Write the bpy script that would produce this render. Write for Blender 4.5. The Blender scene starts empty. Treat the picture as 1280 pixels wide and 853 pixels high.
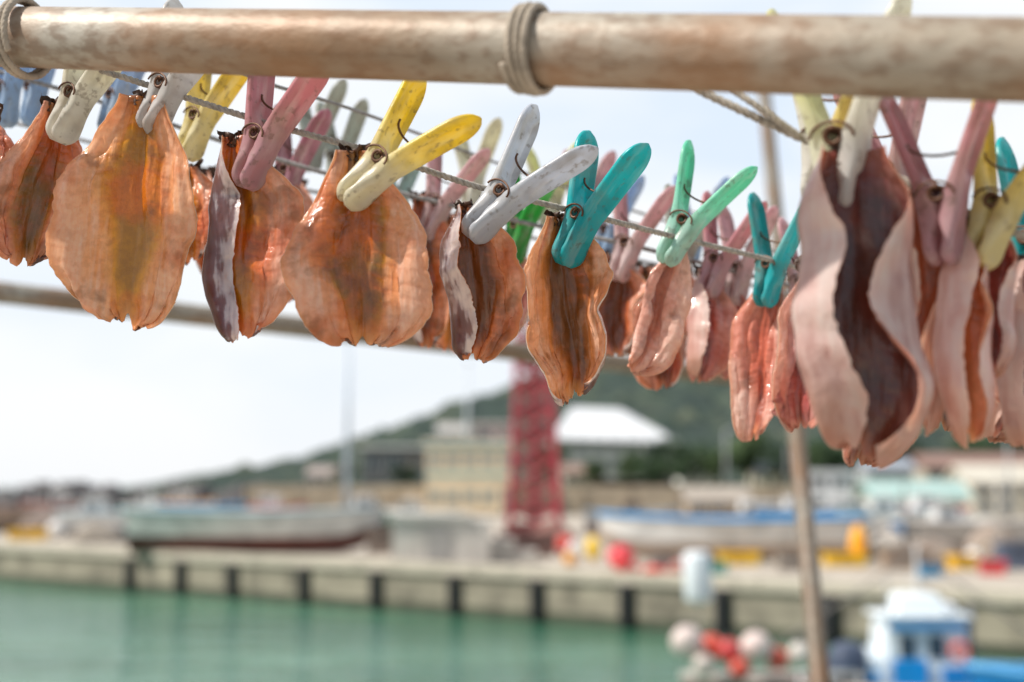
import bpy, math, random
from mathutils import Vector, Matrix, noise
R=math.radians; PI=math.pi
random.seed(7)
sc=bpy.context.scene; C=sc.collection
FP=1280*50/36.0
PITCH=math.atan((605-426.5)/FP)
CAM=Vector((0,0,5))
Fw=Vector((0,math.cos(PITCH),math.sin(PITCH))); Up=Vector((0,-math.sin(PITCH),math.cos(PITCH))); Rt=Vector((1,0,0))
def ray(px,py): return Fw+Rt*((px-640)/FP)+Up*((426.5-py)/FP)
def P(px,py,d): return CAM+ray(px,py)*d
def at(px,py,Y):
    r=ray(px,py); return CAM+r*(Y/r.y)
def G(px,py,z):
    r=ray(px,py); return CAM+r*((z-CAM.z)/r.z)

# ---------- mesh builder
class MB:
    def __init__(s): s.v=[]; s.f=[]; s.uv=None
    def add(s,vs,fs):
        o=len(s.v); s.v+= [tuple(q) for q in vs]; s.f+=[tuple(i+o for i in q) for q in fs]
    def box(s,x0,x1,y0,y1,z0,z1):
        s.add([(x0,y0,z0),(x1,y0,z0),(x1,y1,z0),(x0,y1,z0),(x0,y0,z1),(x1,y0,z1),(x1,y1,z1),(x0,y1,z1)],
              [(0,3,2,1),(4,5,6,7),(0,1,5,4),(1,2,6,5),(2,3,7,6),(3,0,4,7)]); return s
    def loft(s,rings,cap=True,closed=False):
        n=len(rings[0]); vs=[q for r in rings for q in r]; fs=[]
        m=len(rings)
        for i in range(m if closed else m-1):
            a=i*n; b=((i+1)%m)*n
            for j in range(n):
                k=(j+1)%n; fs.append((a+j,a+k,b+k,b+j))
        if cap and not closed:
            fs.append(tuple(range(n-1,-1,-1))); fs.append(tuple((m-1)*n+j for j in range(n)))
        s.add(vs,fs); return s
    def tube(s,pts,r,n=10,closed=False,cap=True):
        pts=[Vector(p) for p in pts]; rings=[]; m=len(pts); prev=None
        for i,p in enumerate(pts):
            if closed: t=pts[(i+1)%m]-pts[i-1]
            else: t=pts[min(i+1,m-1)]-pts[max(i-1,0)]
            t.normalize()
            if prev is None:
                a=Vector((0,0,1)) if abs(t.z)<.9 else Vector((1,0,0)); prev=t.cross(a).normalized()
            prev=(prev-t*prev.dot(t)).normalized(); b=t.cross(prev)
            rr=r[i] if isinstance(r,(list,tuple)) else r
            rings.append([p+(prev*math.cos(2*PI*k/n)+b*math.sin(2*PI*k/n))*rr for k in range(n)])
        return s.loft(rings,cap,closed)
    def sphere(s,c,r,sx=1,sy=1,sz=1,n=16,m=10):
        c=Vector(c); rings=[]
        for i in range(m+1):
            a=-PI/2+PI*i/m; cr=max(math.cos(a),.02)
            rings.append([c+Vector((r*sx*cr*math.cos(2*PI*k/n),r*sy*cr*math.sin(2*PI*k/n),r*sz*math.sin(a))) for k in range(n)])
        return s.loft(rings)
    def build(s,name,mat,parent=None,smooth=False):
        me=bpy.data.meshes.new(name); me.from_pydata(s.v,[],s.f); me.update()
        if s.uv:
            ul=me.uv_layers.new(name='UVMap')
            for l in me.loops: ul.data[l.index].uv=s.uv[l.vertex_index]
        me.materials.append(mat)
        if smooth:
            me.polygons.foreach_set('use_smooth',[True]*len(me.polygons))
        o=bpy.data.objects.new(name,me); C.objects.link(o)
        if parent: o.parent=parent
        return o
def tag(o,label,cat,group=None,kind=None):
    o['label']=label
    if cat: o['category']=cat
    if group: o['group']=group
    if kind: o['kind']=kind
    return o
def thing(name,label,cat,loc=(0,0,0),rz=0,group=None):
    o=bpy.data.objects.new(name,None); C.objects.link(o); o.empty_display_size=.1
    o.location=loc; o.rotation_euler=(0,0,rz); return tag(o,label,cat,group)
def struct(o,label,cat):
    o['kind']='structure'; return tag(o,label,cat)

# ---------- materials
def newmat(name):
    m=bpy.data.materials.new(name); m.use_nodes=True; nt=m.node_tree
    return m,nt,nt.nodes['Principled BSDF']
def L(nt,a,b): nt.links.new(a,b)
def noise_n(nt,scale,detail=4,coord='Object',sc=None,rnd=False):
    t=nt.nodes.new('ShaderNodeTexCoord'); n=nt.nodes.new('ShaderNodeTexNoise')
    n.inputs['Scale'].default_value=scale; n.inputs['Detail'].default_value=detail
    if rnd:
        n.noise_dimensions='4D'; oi=nt.nodes.new('ShaderNodeObjectInfo'); mm=nt.nodes.new('ShaderNodeMath'); mm.operation='MULTIPLY'
        mm.inputs[1].default_value=60; nt.links.new(oi.outputs['Random'],mm.inputs[0]); nt.links.new(mm.outputs[0],n.inputs['W'])
    if sc:
        mp=nt.nodes.new('ShaderNodeMapping'); mp.inputs['Scale'].default_value=sc
        L(nt,t.outputs[coord],mp.inputs[0]); L(nt,mp.outputs[0],n.inputs['Vector'])
    else: L(nt,t.outputs[coord],n.inputs['Vector'])
    return n
def ramp(nt,src,stops):
    r=nt.nodes.new('ShaderNodeValToRGB'); e=r.color_ramp.elements
    while len(e)<len(stops): e.new(.5)
    for k,(p,c) in enumerate(stops): e[k].position=p; e[k].color=(*c,1)
    L(nt,src,r.inputs[0]); return r
def mixc(nt,fac,a,b,mode='MIX'):
    m=nt.nodes.new('ShaderNodeMix'); m.data_type='RGBA'; m.blend_type=mode
    for s,v in ((m.inputs[0],fac),(m.inputs[6],a),(m.inputs[7],b)):
        if isinstance(v,(int,float)): s.default_value=v
        elif isinstance(v,tuple): s.default_value=(*v,1)
        else: L(nt,v,s)
    return m.outputs[2]
def mth(nt,op,a,b=0.0,c=None):
    m=nt.nodes.new('ShaderNodeMath'); m.operation=op
    for i,v in enumerate((a,b) if c is None else (a,b,c)):
        if isinstance(v,(int,float)): m.inputs[i].default_value=v
        else: L(nt,v,m.inputs[i])
    return m.outputs[0]
def bump(nt,bs,h,strength,dist):
    b=nt.nodes.new('ShaderNodeBump'); b.inputs['Strength'].default_value=strength; b.inputs['Distance'].default_value=dist
    L(nt,h,b.inputs['Height']); L(nt,b.outputs[0],bs.inputs['Normal'])
    return b
_mc={}
def mat(col,rough=.6,var=.25,scale=2.0,metal=0,bmp=0):
    key=(col,rough,var,scale,metal,bmp)
    if key in _mc: return _mc[key]
    m,nt,b=newmat('paint'); n=noise_n(nt,scale,5)
    dark=tuple(c*(1-var) for c in col); lite=tuple(min(1,c*(1+var*.6)) for c in col)
    r=ramp(nt,n.outputs[0],[(.3,dark),(.5,col),(.7,lite)])
    L(nt,r.outputs[0],b.inputs['Base Color']); b.inputs['Roughness'].default_value=rough; b.inputs['Metallic'].default_value=metal
    if bmp: bump(nt,b,n.outputs[0],.6,bmp)
    _mc[key]=m; return m

def plastic(jaw,handle):
    key=('pl',jaw,handle)
    if key in _mc: return _mc[key]
    m,nt,b=newmat('peg_plastic')
    t=nt.nodes.new('ShaderNodeTexCoord'); s=nt.nodes.new('ShaderNodeSeparateXYZ'); L(nt,t.outputs['Object'],s.inputs[0])
    n=noise_n(nt,60,5,rnd=True); n2=noise_n(nt,220,4,rnd=True)
    f=mth(nt,'MULTIPLY',s.outputs[2],12.0); f=mth(nt,'ADD',f,mth(nt,'MULTIPLY',n.outputs[0],.5)); f=mth(nt,'SUBTRACT',f,.25)
    base=ramp(nt,f,[(.25,jaw),(.7,handle)]).outputs[0]
    sc_=ramp(nt,noise_n(nt,28,6,sc=(1,5,1),rnd=True).outputs[0],[(.48,(0,0,0)),(.68,(1,1,1))]).outputs[0]
    base=mixc(nt,mth(nt,'MULTIPLY',sc_,.40),base,(.84,.82,.76))
    dirt=ramp(nt,n.outputs[0],[(.48,(0,0,0)),(.68,(1,1,1))]).outputs[0]
    base=mixc(nt,mth(nt,'MULTIPLY',dirt,.40),base,(.32,.24,.16))
    sp=ramp(nt,n2.outputs[0],[(.58,(0,0,0)),(.66,(1,1,1))]).outputs[0]
    base=mixc(nt,mth(nt,'MULTIPLY',sp,.45),base,(.2,.14,.09))
    L(nt,base,b.inputs['Base Color']); b.inputs['Roughness'].default_value=.30
    bump(nt,b,n2.outputs[0],.3,.0007)
    tr=nt.nodes.new('ShaderNodeBsdfTranslucent'); L(nt,base,tr.inputs[0])
    mx=nt.nodes.new('ShaderNodeMixShader'); mx.inputs[0].default_value=.44
    L(nt,b.outputs[0],mx.inputs[1]); L(nt,tr.outputs[0],mx.inputs[2]); L(nt,mx.outputs[0],nt.nodes['Material Output'].inputs[0])
    _mc[key]=m; return m

def flesh(name,cen,mid,body,edge,wide=.0,stops=(.0,.10,.24,.60),glow=(1,.50,.20)):
    m,nt,b=newmat('flesh_'+name)
    t=nt.nodes.new('ShaderNodeTexCoord'); s=nt.nodes.new('ShaderNodeSeparateXYZ'); L(nt,t.outputs['UV'],s.inputs[0])
    oi=nt.nodes.new('ShaderNodeObjectInfo')
    v=s.outputs[1]
    au=mth(nt,'ABSOLUTE',mth(nt,'MULTIPLY',mth(nt,'SUBTRACT',s.outputs[0],.5),2.0))
    n=noise_n(nt,34,6,rnd=True); n2=noise_n(nt,300,6,rnd=True); n3=noise_n(nt,90,6,sc=(2.6,2.6,.28),rnd=True); n4=noise_n(nt,24,4,rnd=True)
    cav=ramp(nt,v,[(.0,(.12,.12,.12)),(.22,(.26+wide,)*3),(.55,(.22+wide,)*3),(.85,(.08+wide*.8,)*3),(1,(.0+wide*.5,)*3)]).outputs[0]
    w=mth(nt,'SUBTRACT',au,cav)
    w=mth(nt,'ADD',w,mth(nt,'MULTIPLY',mth(nt,'SUBTRACT',n.outputs[0],.5),.32))
    col=ramp(nt,w,[(p,c) for p,c in zip(stops,(cen,mid,body,edge))]).outputs[0]
    pale=ramp(nt,n3.outputs[0],[(.45,(0,0,0)),(.62,(1,1,1))]).outputs[0]
    col=mixc(nt,mth(nt,'MULTIPLY',mth(nt,'MULTIPLY',pale,.60),ramp(nt,w,[(.12,(.1,.1,.1)),(.40,(1,1,1))]).outputs[0]),col,tuple(min(1,.6*e+.4*q) for e,q in zip(edge,(1,.88,.78))))
    red=ramp(nt,n4.outputs[0],[(.49,(0,0,0)),(.61,(1,1,1))]).outputs[0]
    col=mixc(nt,mth(nt,'MULTIPLY',red,.62),col,tuple(q*c for q,c in zip(body,(.76,.42,.28))))
    drk=ramp(nt,noise_n(nt,45,5,rnd=True).outputs[0],[(.56,(0,0,0)),(.65,(1,1,1))]).outputs[0]
    col=mixc(nt,mth(nt,'MULTIPLY',drk,.60),col,(.12,.04,.012))
    ph=mth(nt,'ADD',mth(nt,'MULTIPLY',v,96.0),mth(nt,'MULTIPLY',au,-10.0)); ph=mth(nt,'ADD',ph,mth(nt,'MULTIPLY',n.outputs[0],7.0))
    st=mth(nt,'SINE',ph); st01=mth(nt,'POWER',mth(nt,'ADD',mth(nt,'MULTIPLY',st,.5),.5),3.0)
    fade=ramp(nt,au,[(.10,(0,0,0)),(.28,(1,1,1)),(1,(.5,.5,.5))]).outputs[0]
    sf=mth(nt,'MULTIPLY',mth(nt,'MULTIPLY',st01,fade),ramp(nt,n4.outputs[0],[(.32,(.0,.0,.0)),(.58,(1,1,1))]).outputs[0])
    col=mixc(nt,mth(nt,'MULTIPLY',sf,.32),col,tuple(c*q for c,q in zip(body,(.66,.38,.28))))
    grain=ramp(nt,n2.outputs[0],[(.40,(.70,.64,.58)),(.60,(1,1,1))]).outputs[0]
    col=mixc(nt,.50,col,grain,'MULTIPLY')
    tail=ramp(nt,mth(nt,'ADD',v,mth(nt,'MULTIPLY',n.outputs[0],.16)),[(.06,(1,1,1)),(.20,(0,0,0))]).outputs[0]
    col=mixc(nt,mth(nt,'MULTIPLY',tail,.60),col,(.22,.07,.025))
    rim=ramp(nt,mth(nt,'ADD',mth(nt,'MAXIMUM',au,v),mth(nt,'MULTIPLY',mth(nt,'SUBTRACT',n.outputs[0],.5),.12)),[(.93,(0,0,0)),(.99,(1,1,1))]).outputs[0]
    col=mixc(nt,mth(nt,'MULTIPLY',rim,.4),col,(.80,.36,.14))
    hs=nt.nodes.new('ShaderNodeHueSaturation'); L(nt,col,hs.inputs['Color'])
    L(nt,mth(nt,'ADD',mth(nt,'MULTIPLY',oi.outputs['Random'],.25),1.06),hs.inputs['Value'])
    L(nt,mth(nt,'ADD',mth(nt,'MULTIPLY',oi.outputs['Random'],.03),.480),hs.inputs['Hue'])
    hs.inputs['Saturation'].default_value=1.04
    col=hs.outputs[0]
    L(nt,col,b.inputs['Base Color'])
    rr=mth(nt,'ADD',mth(nt,'MULTIPLY',n.outputs[0],.45),.05); L(nt,rr,b.inputs['Roughness'])
    b.inputs['Coat Weight'].default_value=.9; b.inputs['Coat Roughness'].default_value=.09
    h=mth(nt,'ADD',mth(nt,'MULTIPLY',n2.outputs[0],.35),mth(nt,'MULTIPLY',sf,-.25))
    h=mth(nt,'ADD',h,mth(nt,'MULTIPLY',n3.outputs[0],1.2)); h=mth(nt,'ADD',h,mth(nt,'MULTIPLY',n.outputs[0],1.9))
    bp=bump(nt,b,h,.9,.0013); L(nt,bp.outputs[0],b.inputs['Coat Normal'])
    tr=nt.nodes.new('ShaderNodeBsdfTranslucent'); L(nt,mixc(nt,.45,col,glow),tr.inputs[0])
    mx=nt.nodes.new('ShaderNodeMixShader'); L(nt,ramp(nt,w,[(.0,(.14,.14,.14)),(.75,(.54,.54,.54))]).outputs[0],mx.inputs[0])
    L(nt,b.outputs[0],mx.inputs[1]); L(nt,tr.outputs[0],mx.inputs[2]); L(nt,mx.outputs[0],nt.nodes['Material Output'].inputs[0])
    return m
FL={'orange':flesh('orange',(.36,.15,.008),(.64,.26,.02),(.86,.34,.12),(.94,.55,.36)),
    'amber':flesh('amber',(.15,.075,.004),(.36,.16,.010),(.80,.31,.11),(.94,.57,.40),.05),
    'pink':flesh('pink',(.36,.11,.05),(.68,.30,.18),(.90,.51,.38),(.95,.72,.60),glow=(1,.58,.42)),
    'purple':flesh('purple',(.035,.011,.010),(.085,.028,.022),(.22,.08,.06),(.84,.54,.46),.20,(.0,.12,.30,.54),(1,.5,.35)),
    'mauve':flesh('mauve',(.13,.04,.03),(.36,.13,.10),(.76,.38,.31),(.90,.62,.54),.03,glow=(1,.55,.44)),
    'red':flesh('red',(.11,.032,.006),(.28,.08,.015),(.74,.26,.10),(.92,.50,.34),.04)}
def skinmat(name,stops,metal=.2,tip=None):
    m,nt,b=newmat(name); n=noise_n(nt,55,5,rnd=True); n2=noise_n(nt,400,3); n3=noise_n(nt,90,6,sc=(2.6,2.6,.25),rnd=True)
    t=nt.nodes.new('ShaderNodeTexCoord'); s=nt.nodes.new('ShaderNodeSeparateXYZ'); L(nt,t.outputs['UV'],s.inputs[0])
    au=mth(nt,'ABSOLUTE',mth(nt,'MULTIPLY',mth(nt,'SUBTRACT',s.outputs[0],.5),2.0))
    f=mth(nt,'ADD',au,mth(nt,'MULTIPLY',mth(nt,'SUBTRACT',n.outputs[0],.5),1.0)); f=mth(nt,'ADD',f,mth(nt,'MULTIPLY',mth(nt,'SUBTRACT',n3.outputs[0],.5),1.1))
    c=ramp(nt,f,stops).outputs[0]
    if tip:
        tf=ramp(nt,mth(nt,'ADD',s.outputs[1],mth(nt,'MULTIPLY',mth(nt,'SUBTRACT',n.outputs[0],.5),.5)),[(.70,(0,0,0)),(1,(1,1,1))]).outputs[0]
        c=mixc(nt,mth(nt,'MULTIPLY',tf,.75),c,tip)
        tf=ramp(nt,mth(nt,'ADD',s.outputs[1],mth(nt,'MULTIPLY',mth(nt,'SUBTRACT',n.outputs[0],.5),.2)),[(.05,(1,1,1)),(.25,(0,0,0))]).outputs[0]
        c=mixc(nt,mth(nt,'MULTIPLY',tf,.6),c,(.45,.24,.18))
    L(nt,c,b.inputs['Base Color']); b.inputs['Metallic'].default_value=metal; b.inputs['Roughness'].default_value=.26
    b.inputs['Coat Weight'].default_value=.5; b.inputs['Coat Roughness'].default_value=.12
    h=mth(nt,'ADD',mth(nt,'MULTIPLY',n2.outputs[0],.5),mth(nt,'ADD',n.outputs[0],n3.outputs[0]))
    bump(nt,b,h,.8,.0011)
    tr=nt.nodes.new('ShaderNodeBsdfTranslucent'); tr.inputs[0].default_value=(1,.72,.52,1)
    mx=nt.nodes.new('ShaderNodeMixShader'); mx.inputs[0].default_value=.40
    L(nt,b.outputs[0],mx.inputs[1]); L(nt,tr.outputs[0],mx.inputs[2]); L(nt,mx.outputs[0],nt.nodes['Material Output'].inputs[0]); return m
SKIN=skinmat('silver_skin',[(.46,(.02,.025,.035)),(.70,(.12,.13,.16)),(.80,(.58,.58,.60)),(.99,(.88,.85,.82))],.3)
SKINP=skinmat('pale_pink_skin',[(.15,(.26,.12,.12)),(.42,(.62,.37,.34)),(.70,(.86,.62,.57)),(.97,(.93,.80,.74))],.05,(.50,.22,.12))
FIN=mat((.07,.028,.012),.5,.6,120,0,.001)
def rustmat(name,k=1.0):
    m,nt,b=newmat(name); n=noise_n(nt,18,7,sc=(.3,1,1)); n2=noise_n(nt,130,6,sc=(.6,1,1)); n3=noise_n(nt,9,5)
    K=lambda c: tuple(q*k for q in c)
    c=ramp(nt,n.outputs[0],[(.30,K((.19,.13,.08))),(.45,K((.29,.23,.16))),(.58,K((.38,.33,.26))),(.72,K((.47,.43,.36)))]).outputs[0]
    sp=ramp(nt,n2.outputs[0],[(.46,(0,0,0)),(.62,(1,1,1))]).outputs[0]
    c=mixc(nt,mth(nt,'MULTIPLY',sp,.55),c,K((.16,.085,.04)))
    c=mixc(nt,mth(nt,'MULTIPLY',ramp(nt,n3.outputs[0],[(.42,(0,0,0)),(.62,(1,1,1))]).outputs[0],.65),c,K((.31,.145,.055)))
    L(nt,c,b.inputs['Base Color']); b.inputs['Metallic'].default_value=.1; b.inputs['Roughness'].default_value=.50
    bump(nt,b,mth(nt,'ADD',n2.outputs[0],n.outputs[0]),.7,.0012); return m
RUST=rustmat('rusty_steel'); RUSTD=rustmat('dark_rusty_steel',.55)
ROPE=mat((.40,.36,.31),.85,.4,300,0,.0006)
ROPE2=mat((.30,.28,.27),.85,.4,300,0,.0006)
THICKROPE=mat((.38,.32,.25),.9,.35,90,0,.001)
STEEL=mat((.12,.055,.028),.5,.6,200,.35)

# ---------- ropes
def catmull(pts,step):
    pts=[Vector(p) for p in pts]; q=[pts[0]*2-pts[1]]+pts+[pts[-1]*2-pts[-2]]; out=[]
    for i in range(1,len(q)-2):
        p0,p1,p2,p3=q[i-1:i+3]; n=max(2,int((p2-p1).length/step))
        for k in range(n):
            t=k/n
            out.append(.5*((2*p1)+(p2-p0)*t+(2*p0-5*p1+4*p2-p3)*t*t+(3*p1-p0-3*p2+p3)*t**3))
    out.append(pts[-1]); return out
def twisted(mb,path,r,pitch,strands=3,n=6,f=.52):
    s=0; prev=None; fr=[]
    for i,p in enumerate(path):
        if i: s+=(p-path[i-1]).length
        t=(path[min(i+1,len(path)-1)]-path[max(i-1,0)]).normalized()
        if prev is None:
            a=Vector((0,0,1)) if abs(t.z)<.9 else Vector((1,0,0)); prev=t.cross(a).normalized()
        prev=(prev-t*prev.dot(t)).normalized(); fr.append((p,prev.copy(),t.cross(prev),s))
    for k in range(strands):
        pts=[p+(a*math.cos(2*PI*(s/pitch+k/strands))+b*math.sin(2*PI*(s/pitch+k/strands)))*r*f for p,a,b,s in fr]
        mb.tube(pts,r*(1.08-f),n)
def rope(name,pts,r,label,m=ROPE,pitch=None,group='lines the pegs are clipped to'):
    path=catmull(pts,r*1.1); mb=MB(); twisted(mb,path,r,pitch or r*6)
    o=mb.build(name,m,None,True); return tag(o,label,'rope',group)

A_PTS=[P(20,58,.86),P(120,86,.86),P(320,150,.84),P(460,189,.82),P(595,233,.85),P(720,265,.88),P(850,298,.97),P(965,326,1.02),P(1100,362,1.08),P(1330,420,1.15)]
rope('drying_line',A_PTS,.0020,'thin grey-beige rope in sharp focus carrying the yellow, white and teal pegs')
rope('drying_line',[P(835,95,.70),P(1000,172,.69),P(1100,212,.68),P(1200,262,.67),P(1340,320,.66)],.0022,'near rope at the right, out of focus, carrying the large pink peg')
rope('drying_line',[P(-80,68,1.1),P(0,90,1.1),P(135,130,1.1),P(390,212,1.1),P(640,275,1.12),P(780,305,1.12),P(900,335,1.15),P(1060,375,1.2),P(1340,440,1.2)],.0019,'rope running behind the front row from the blue pegs at far left',ROPE2)
rope('drying_line',[P(-80,126,1.25),P(50,162,1.25),P(240,208,1.25),P(500,262,1.28),P(760,318,1.3),P(1100,392,1.35)],.0018,'rearmost low rope seen between the fish at left',ROPE2)
rope('drying_line',[P(285,80,.96),P(330,103,.98),P(440,137,1.05),P(610,200,1.22),P(700,232,1.28),P(860,285,1.32),P(1100,350,1.38)],.0014,'thin dark rope passing just above the yellow peg',ROPE2)
rope('drying_line',[P(895,100,.70),P(950,135,.69),P(1000,171,.688)],.0018,'short loose rope end slanting from the pipe to the near rope')

# ---------- pipes
PR=.017
pa=P(0,46,.81)+(P(0,46,.81)-P(1280,75,.57))*.35; pb=P(1280,75,.57)+(P(1280,75,.57)-P(0,46,.81))*.25
def pipe(name,a,b,r,label,cat='pipe',n=32,seg=24,m_=None):
    root=thing(name,label,cat,a); d=b-a; m_=m_ or RUST
    q=d.to_track_quat('X','Z'); root.rotation_mode='QUATERNION'; root.rotation_quaternion=q
    mb=MB(); ln=d.length
    rings=[]
    for k in range(seg+1):
        rings.append([Vector((ln*k/seg,r*math.cos(2*PI*j/n),r*math.sin(2*PI*j/n))) for j in range(n)])
    mb.loft(rings,False); mb.build('pipe_wall',m_,root,True)
    for x in (0,ln):
        e=MB(); e.tube([(x-.0005+(0 if x==0 else .001)*1,r*.86*math.cos(2*PI*j/24),r*.86*math.sin(2*PI*j/24)) for j in range(24)],r*.14,6,closed=True); e.build('pipe_rim',m_,root,True)
    return root
pipe('steel_pipe',pa,pb,PR,'thick rusty steel pipe across the top of the rack with rope tied round it')
post_t=P(950,60,3.7); post_b=P(1030,900,2.25)
dd=(post_b-post_t); kk=(3.5-post_t.z)/dd.z
post_b2=post_t+dd*kk
LP0=P(-200,343,2.2); LP1=P(990,479,2.92)
pipe('rack_rail',LP0,LP1+(LP1-LP0)*.02,.0178,'lower rusty rail crossing behind the fish on the left',m_=rustmat('mid_rusty_steel',.75))
pipe('rack_post',post_t,post_b2,.0168,'leaning rusty post behind the fish at right of centre','post',m_=RUSTD)
def tie(px,label,turns,rr,loose,spread=2.05):
    dirv=(pb-pa).normalized(); best=None
    for k in range(2000):
        q=pa+(pb-pa)*(k/1999); v=q-CAM; X=640+FP*v.dot(Rt)/v.dot(Fw)
        if X>=px: best=q; break
    u=dirv.cross(Vector((0,0,1))).normalized(); w=dirv.cross(u).normalized()
    path=[]; N=int(90*turns); rad=PR+rr*1.02
    for k in range(N+1):
        t=k/N; a=2*PI*turns*t+.6
        off=(t-.5)*turns*rr*spread
        r_=rad+loose*(.5+.5*math.sin(a*1.0+.9))+.0004*math.sin(a*2.3)
        path.append(best+dirv*(off+loose*.9*math.sin(a+.4))+u*math.cos(a)*r_+w*math.sin(a)*r_)
    mb=MB(); twisted(mb,path,rr,rr*5.0,3,7,.26)
    return tag(mb.build('rope_tie',THICKROPE,None,True),label,'rope tie','ropes wound round the thick pipe')
tie(664,'rope wound round the pipe above the white-blue peg',3.4,.0018,.0014)
tie(34,'rope wound round the far left end of the pipe',2.0,.0019,.0042)

# ---------- clothes pegs
_arm={}
PL=.083
def arm_mesh(side,m):
    key=(side,m.name)
    if key in _arm: return _arm[key]
    rings=[]; NS=42; NR=32
    for i in range(NS+1):
        t=i/NS; z=PL*t
        if t<.36: cx=.0036+.0022*(t/.36)**1.5
        else:
            q=(t-.36)/.64; cx=.0058+.0208*(q**1.05)
        wd=.0192-.0046*math.exp(-((t-.30)/.13)**2)+.0012*max(0,min(1,(t-.45)/.4))
        dp=.0062+.0042*math.exp(-((t-.32)/.12)**2)-.0020*max(0,t-.6)
        e=1.0
        if t>.82: q=(t-.82)/.18; e=math.sqrt(max(.004,1-q*q))
        if t<.10: e=math.sqrt(max(.12,1-((.10-t)/.10)**2))
        ind=max(0,min(1,(t-.42)/.1))*max(0,min(1,(.93-t)/.06))
        ring=[]
        for k in range(NR):
            a=2*PI*k/NR; c=math.cos(a); s=math.sin(a)
            y=wd/2*e*math.copysign(abs(c)**.6,c); x=dp/2*max(.35,e)*math.copysign(abs(s)**.7,s)
            if s<0 and abs(y)<wd/2*.74: x+=dp*.62*ind
            if s>0 and abs(y)<wd/2*.46 and .46<t<.90: x-=.0016
            if s>0 and abs(y)<wd/2*.46 and .06<t<.20: x-=.0012
            if s<0 and .02<t<.30: x+=.0006*math.sin(t*230)
            ring.append(Vector((side*(cx+x),y,z)))
        rings.append(ring)
    mb=MB(); mb.loft(rings)
    o=mb.build('arm',m,None,True); me=o.data
    if side<0: me.flip_normals()
    bpy.data.objects.remove(o); _arm[key]=me; return me
sp=MB()
hel=[(.0030*math.cos(a),-.0088+.0176*k/90,.0310+.0030*math.sin(a)) for k,a in [(k,2*PI*8*k/90+1.0) for k in range(91)]]
sp.tube(hel,.0009,6)
sp.tube([(.0085*math.cos(a),-.0089,.0300+.0060*math.sin(a)) for a in [PI*(0+1.0*k/22) for k in range(23)]],.0006,6)
sp.tube([(-.0155*math.cos(PI*k/14) ,.002,.0545-.0065*math.sin(PI*k/14)) for k in range(15)],.0007,6)
_s=sp.build('spring',STEEL,None,True); SPM=_s.data; bpy.data.objects.remove(_s)
PINK=plastic((.62,.36,.39),(.68,.31,.34)); DPINK=plastic((.50,.26,.31),(.48,.20,.26)); LPINK=plastic((.74,.54,.54),(.72,.45,.47))
YEL=plastic((.84,.80,.60),(.92,.72,.05)); YEL2=plastic((.84,.74,.38),(.90,.70,.10)); WHITE=plastic((.70,.69,.68),(.74,.73,.72))
WBLUE=plastic((.58,.61,.66),(.66,.70,.77)); TEAL=plastic((.02,.50,.54),(.01,.58,.60)); DTEAL=plastic((.02,.36,.38),(.02,.44,.44))
MINT=plastic((.52,.80,.70),(.22,.76,.54)); BLUE=plastic((.40,.54,.72),(.38,.53,.76)); CREAM=plastic((.80,.78,.70),(.82,.78,.60))
GREEN=plastic((.04,.42,.08),(.03,.50,.06)); GREY=plastic((.45,.48,.44),(.50,.52,.46)); LTEAL=plastic((.45,.62,.60),(.40,.62,.60)); PYEL=plastic((.86,.86,.70),(.86,.86,.45))
MILK=plastic((.86,.85,.80),(.86,.84,.70))
def peg(px,py,d,ang,yaw,m1,m2,label,scale=1,tilt=0):
    root=thing('clothes_peg',label,'clothes peg',P(px,py,d),0,'plastic pegs clipped on the drying lines')
    th=R(ang); a=(Rt*math.sin(th)+Up*math.cos(th)); a=(a*math.cos(R(tilt))-Fw*math.sin(R(tilt))).normalized()
    p=Rt*math.cos(th)-Up*math.sin(th); x=(p*math.cos(R(yaw))-Fw*math.sin(R(yaw))); x=(x-a*x.dot(a)).normalized(); y=a.cross(x)
    M=Matrix((x,y,a)).transposed(); root.rotation_euler=M.to_euler(); root.scale=(scale,)*3
    for s,m in ((-1,m1),(1,m2)):
        o=bpy.data.objects.new('arm',arm_mesh(s,m)); C.objects.link(o); o.parent=root
    o=bpy.data.objects.new('spring',SPM); C.objects.link(o); o.parent=root
    return root
peg(72,178,.87,24,38,CREAM,CREAM,'cream peg with worn yellowing handles, leftmost in the front row')
peg(184,168,.85,24,36,WHITE,WHITE,'greyish white peg on the large orange fish at left')
peg(232,200,.99,20,38,YEL2,YEL2,'yellow peg half hidden behind the greyish white one')
peg(306,236,.83,20,36,PINK,PINK,'dusty pink peg between two orange fish at left',1.03)
peg(430,256,.80,44,34,YEL,YEL,'bright yellow and cream peg, wide open handles, left of centre',1.05)
peg(586,298,.84,41,36,WBLUE,WBLUE,'scuffed pale blue-white peg at the centre',1.06)
peg(704,332,.87,23,50,TEAL,TEAL,'bright turquoise peg just right of centre',1.03)
peg(830,330,.97,28,32,MINT,MINT,'mint green peg holding a small pink fish',1.03)
peg(955,384,1.03,10,44,DTEAL,TEAL,'dark teal peg on the narrow fish near the leaning post')
peg(1052,276,.665,-1,34,PYEL,MILK,'large blurred milky white peg with yellow stains at right',1.25)
peg(1026,262,.71,6,46,MILK,YEL2,'blurred pale yellow peg directly behind the large milky white one',1.15)
peg(1180,332,.655,-2,36,PINK,PINK,'large blurred pink peg near the right edge',1.06)
peg(1222,335,.66,18,45,YEL2,YEL2,'large blurred yellow peg at the right edge')
peg(1120,285,.74,-6,50,PINK,LPINK,'blurred salmon pink peg behind the large pink one')
peg(1272,375,.72,12,45,TEAL,TEAL,'teal peg cut off by the right edge of the picture')
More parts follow.
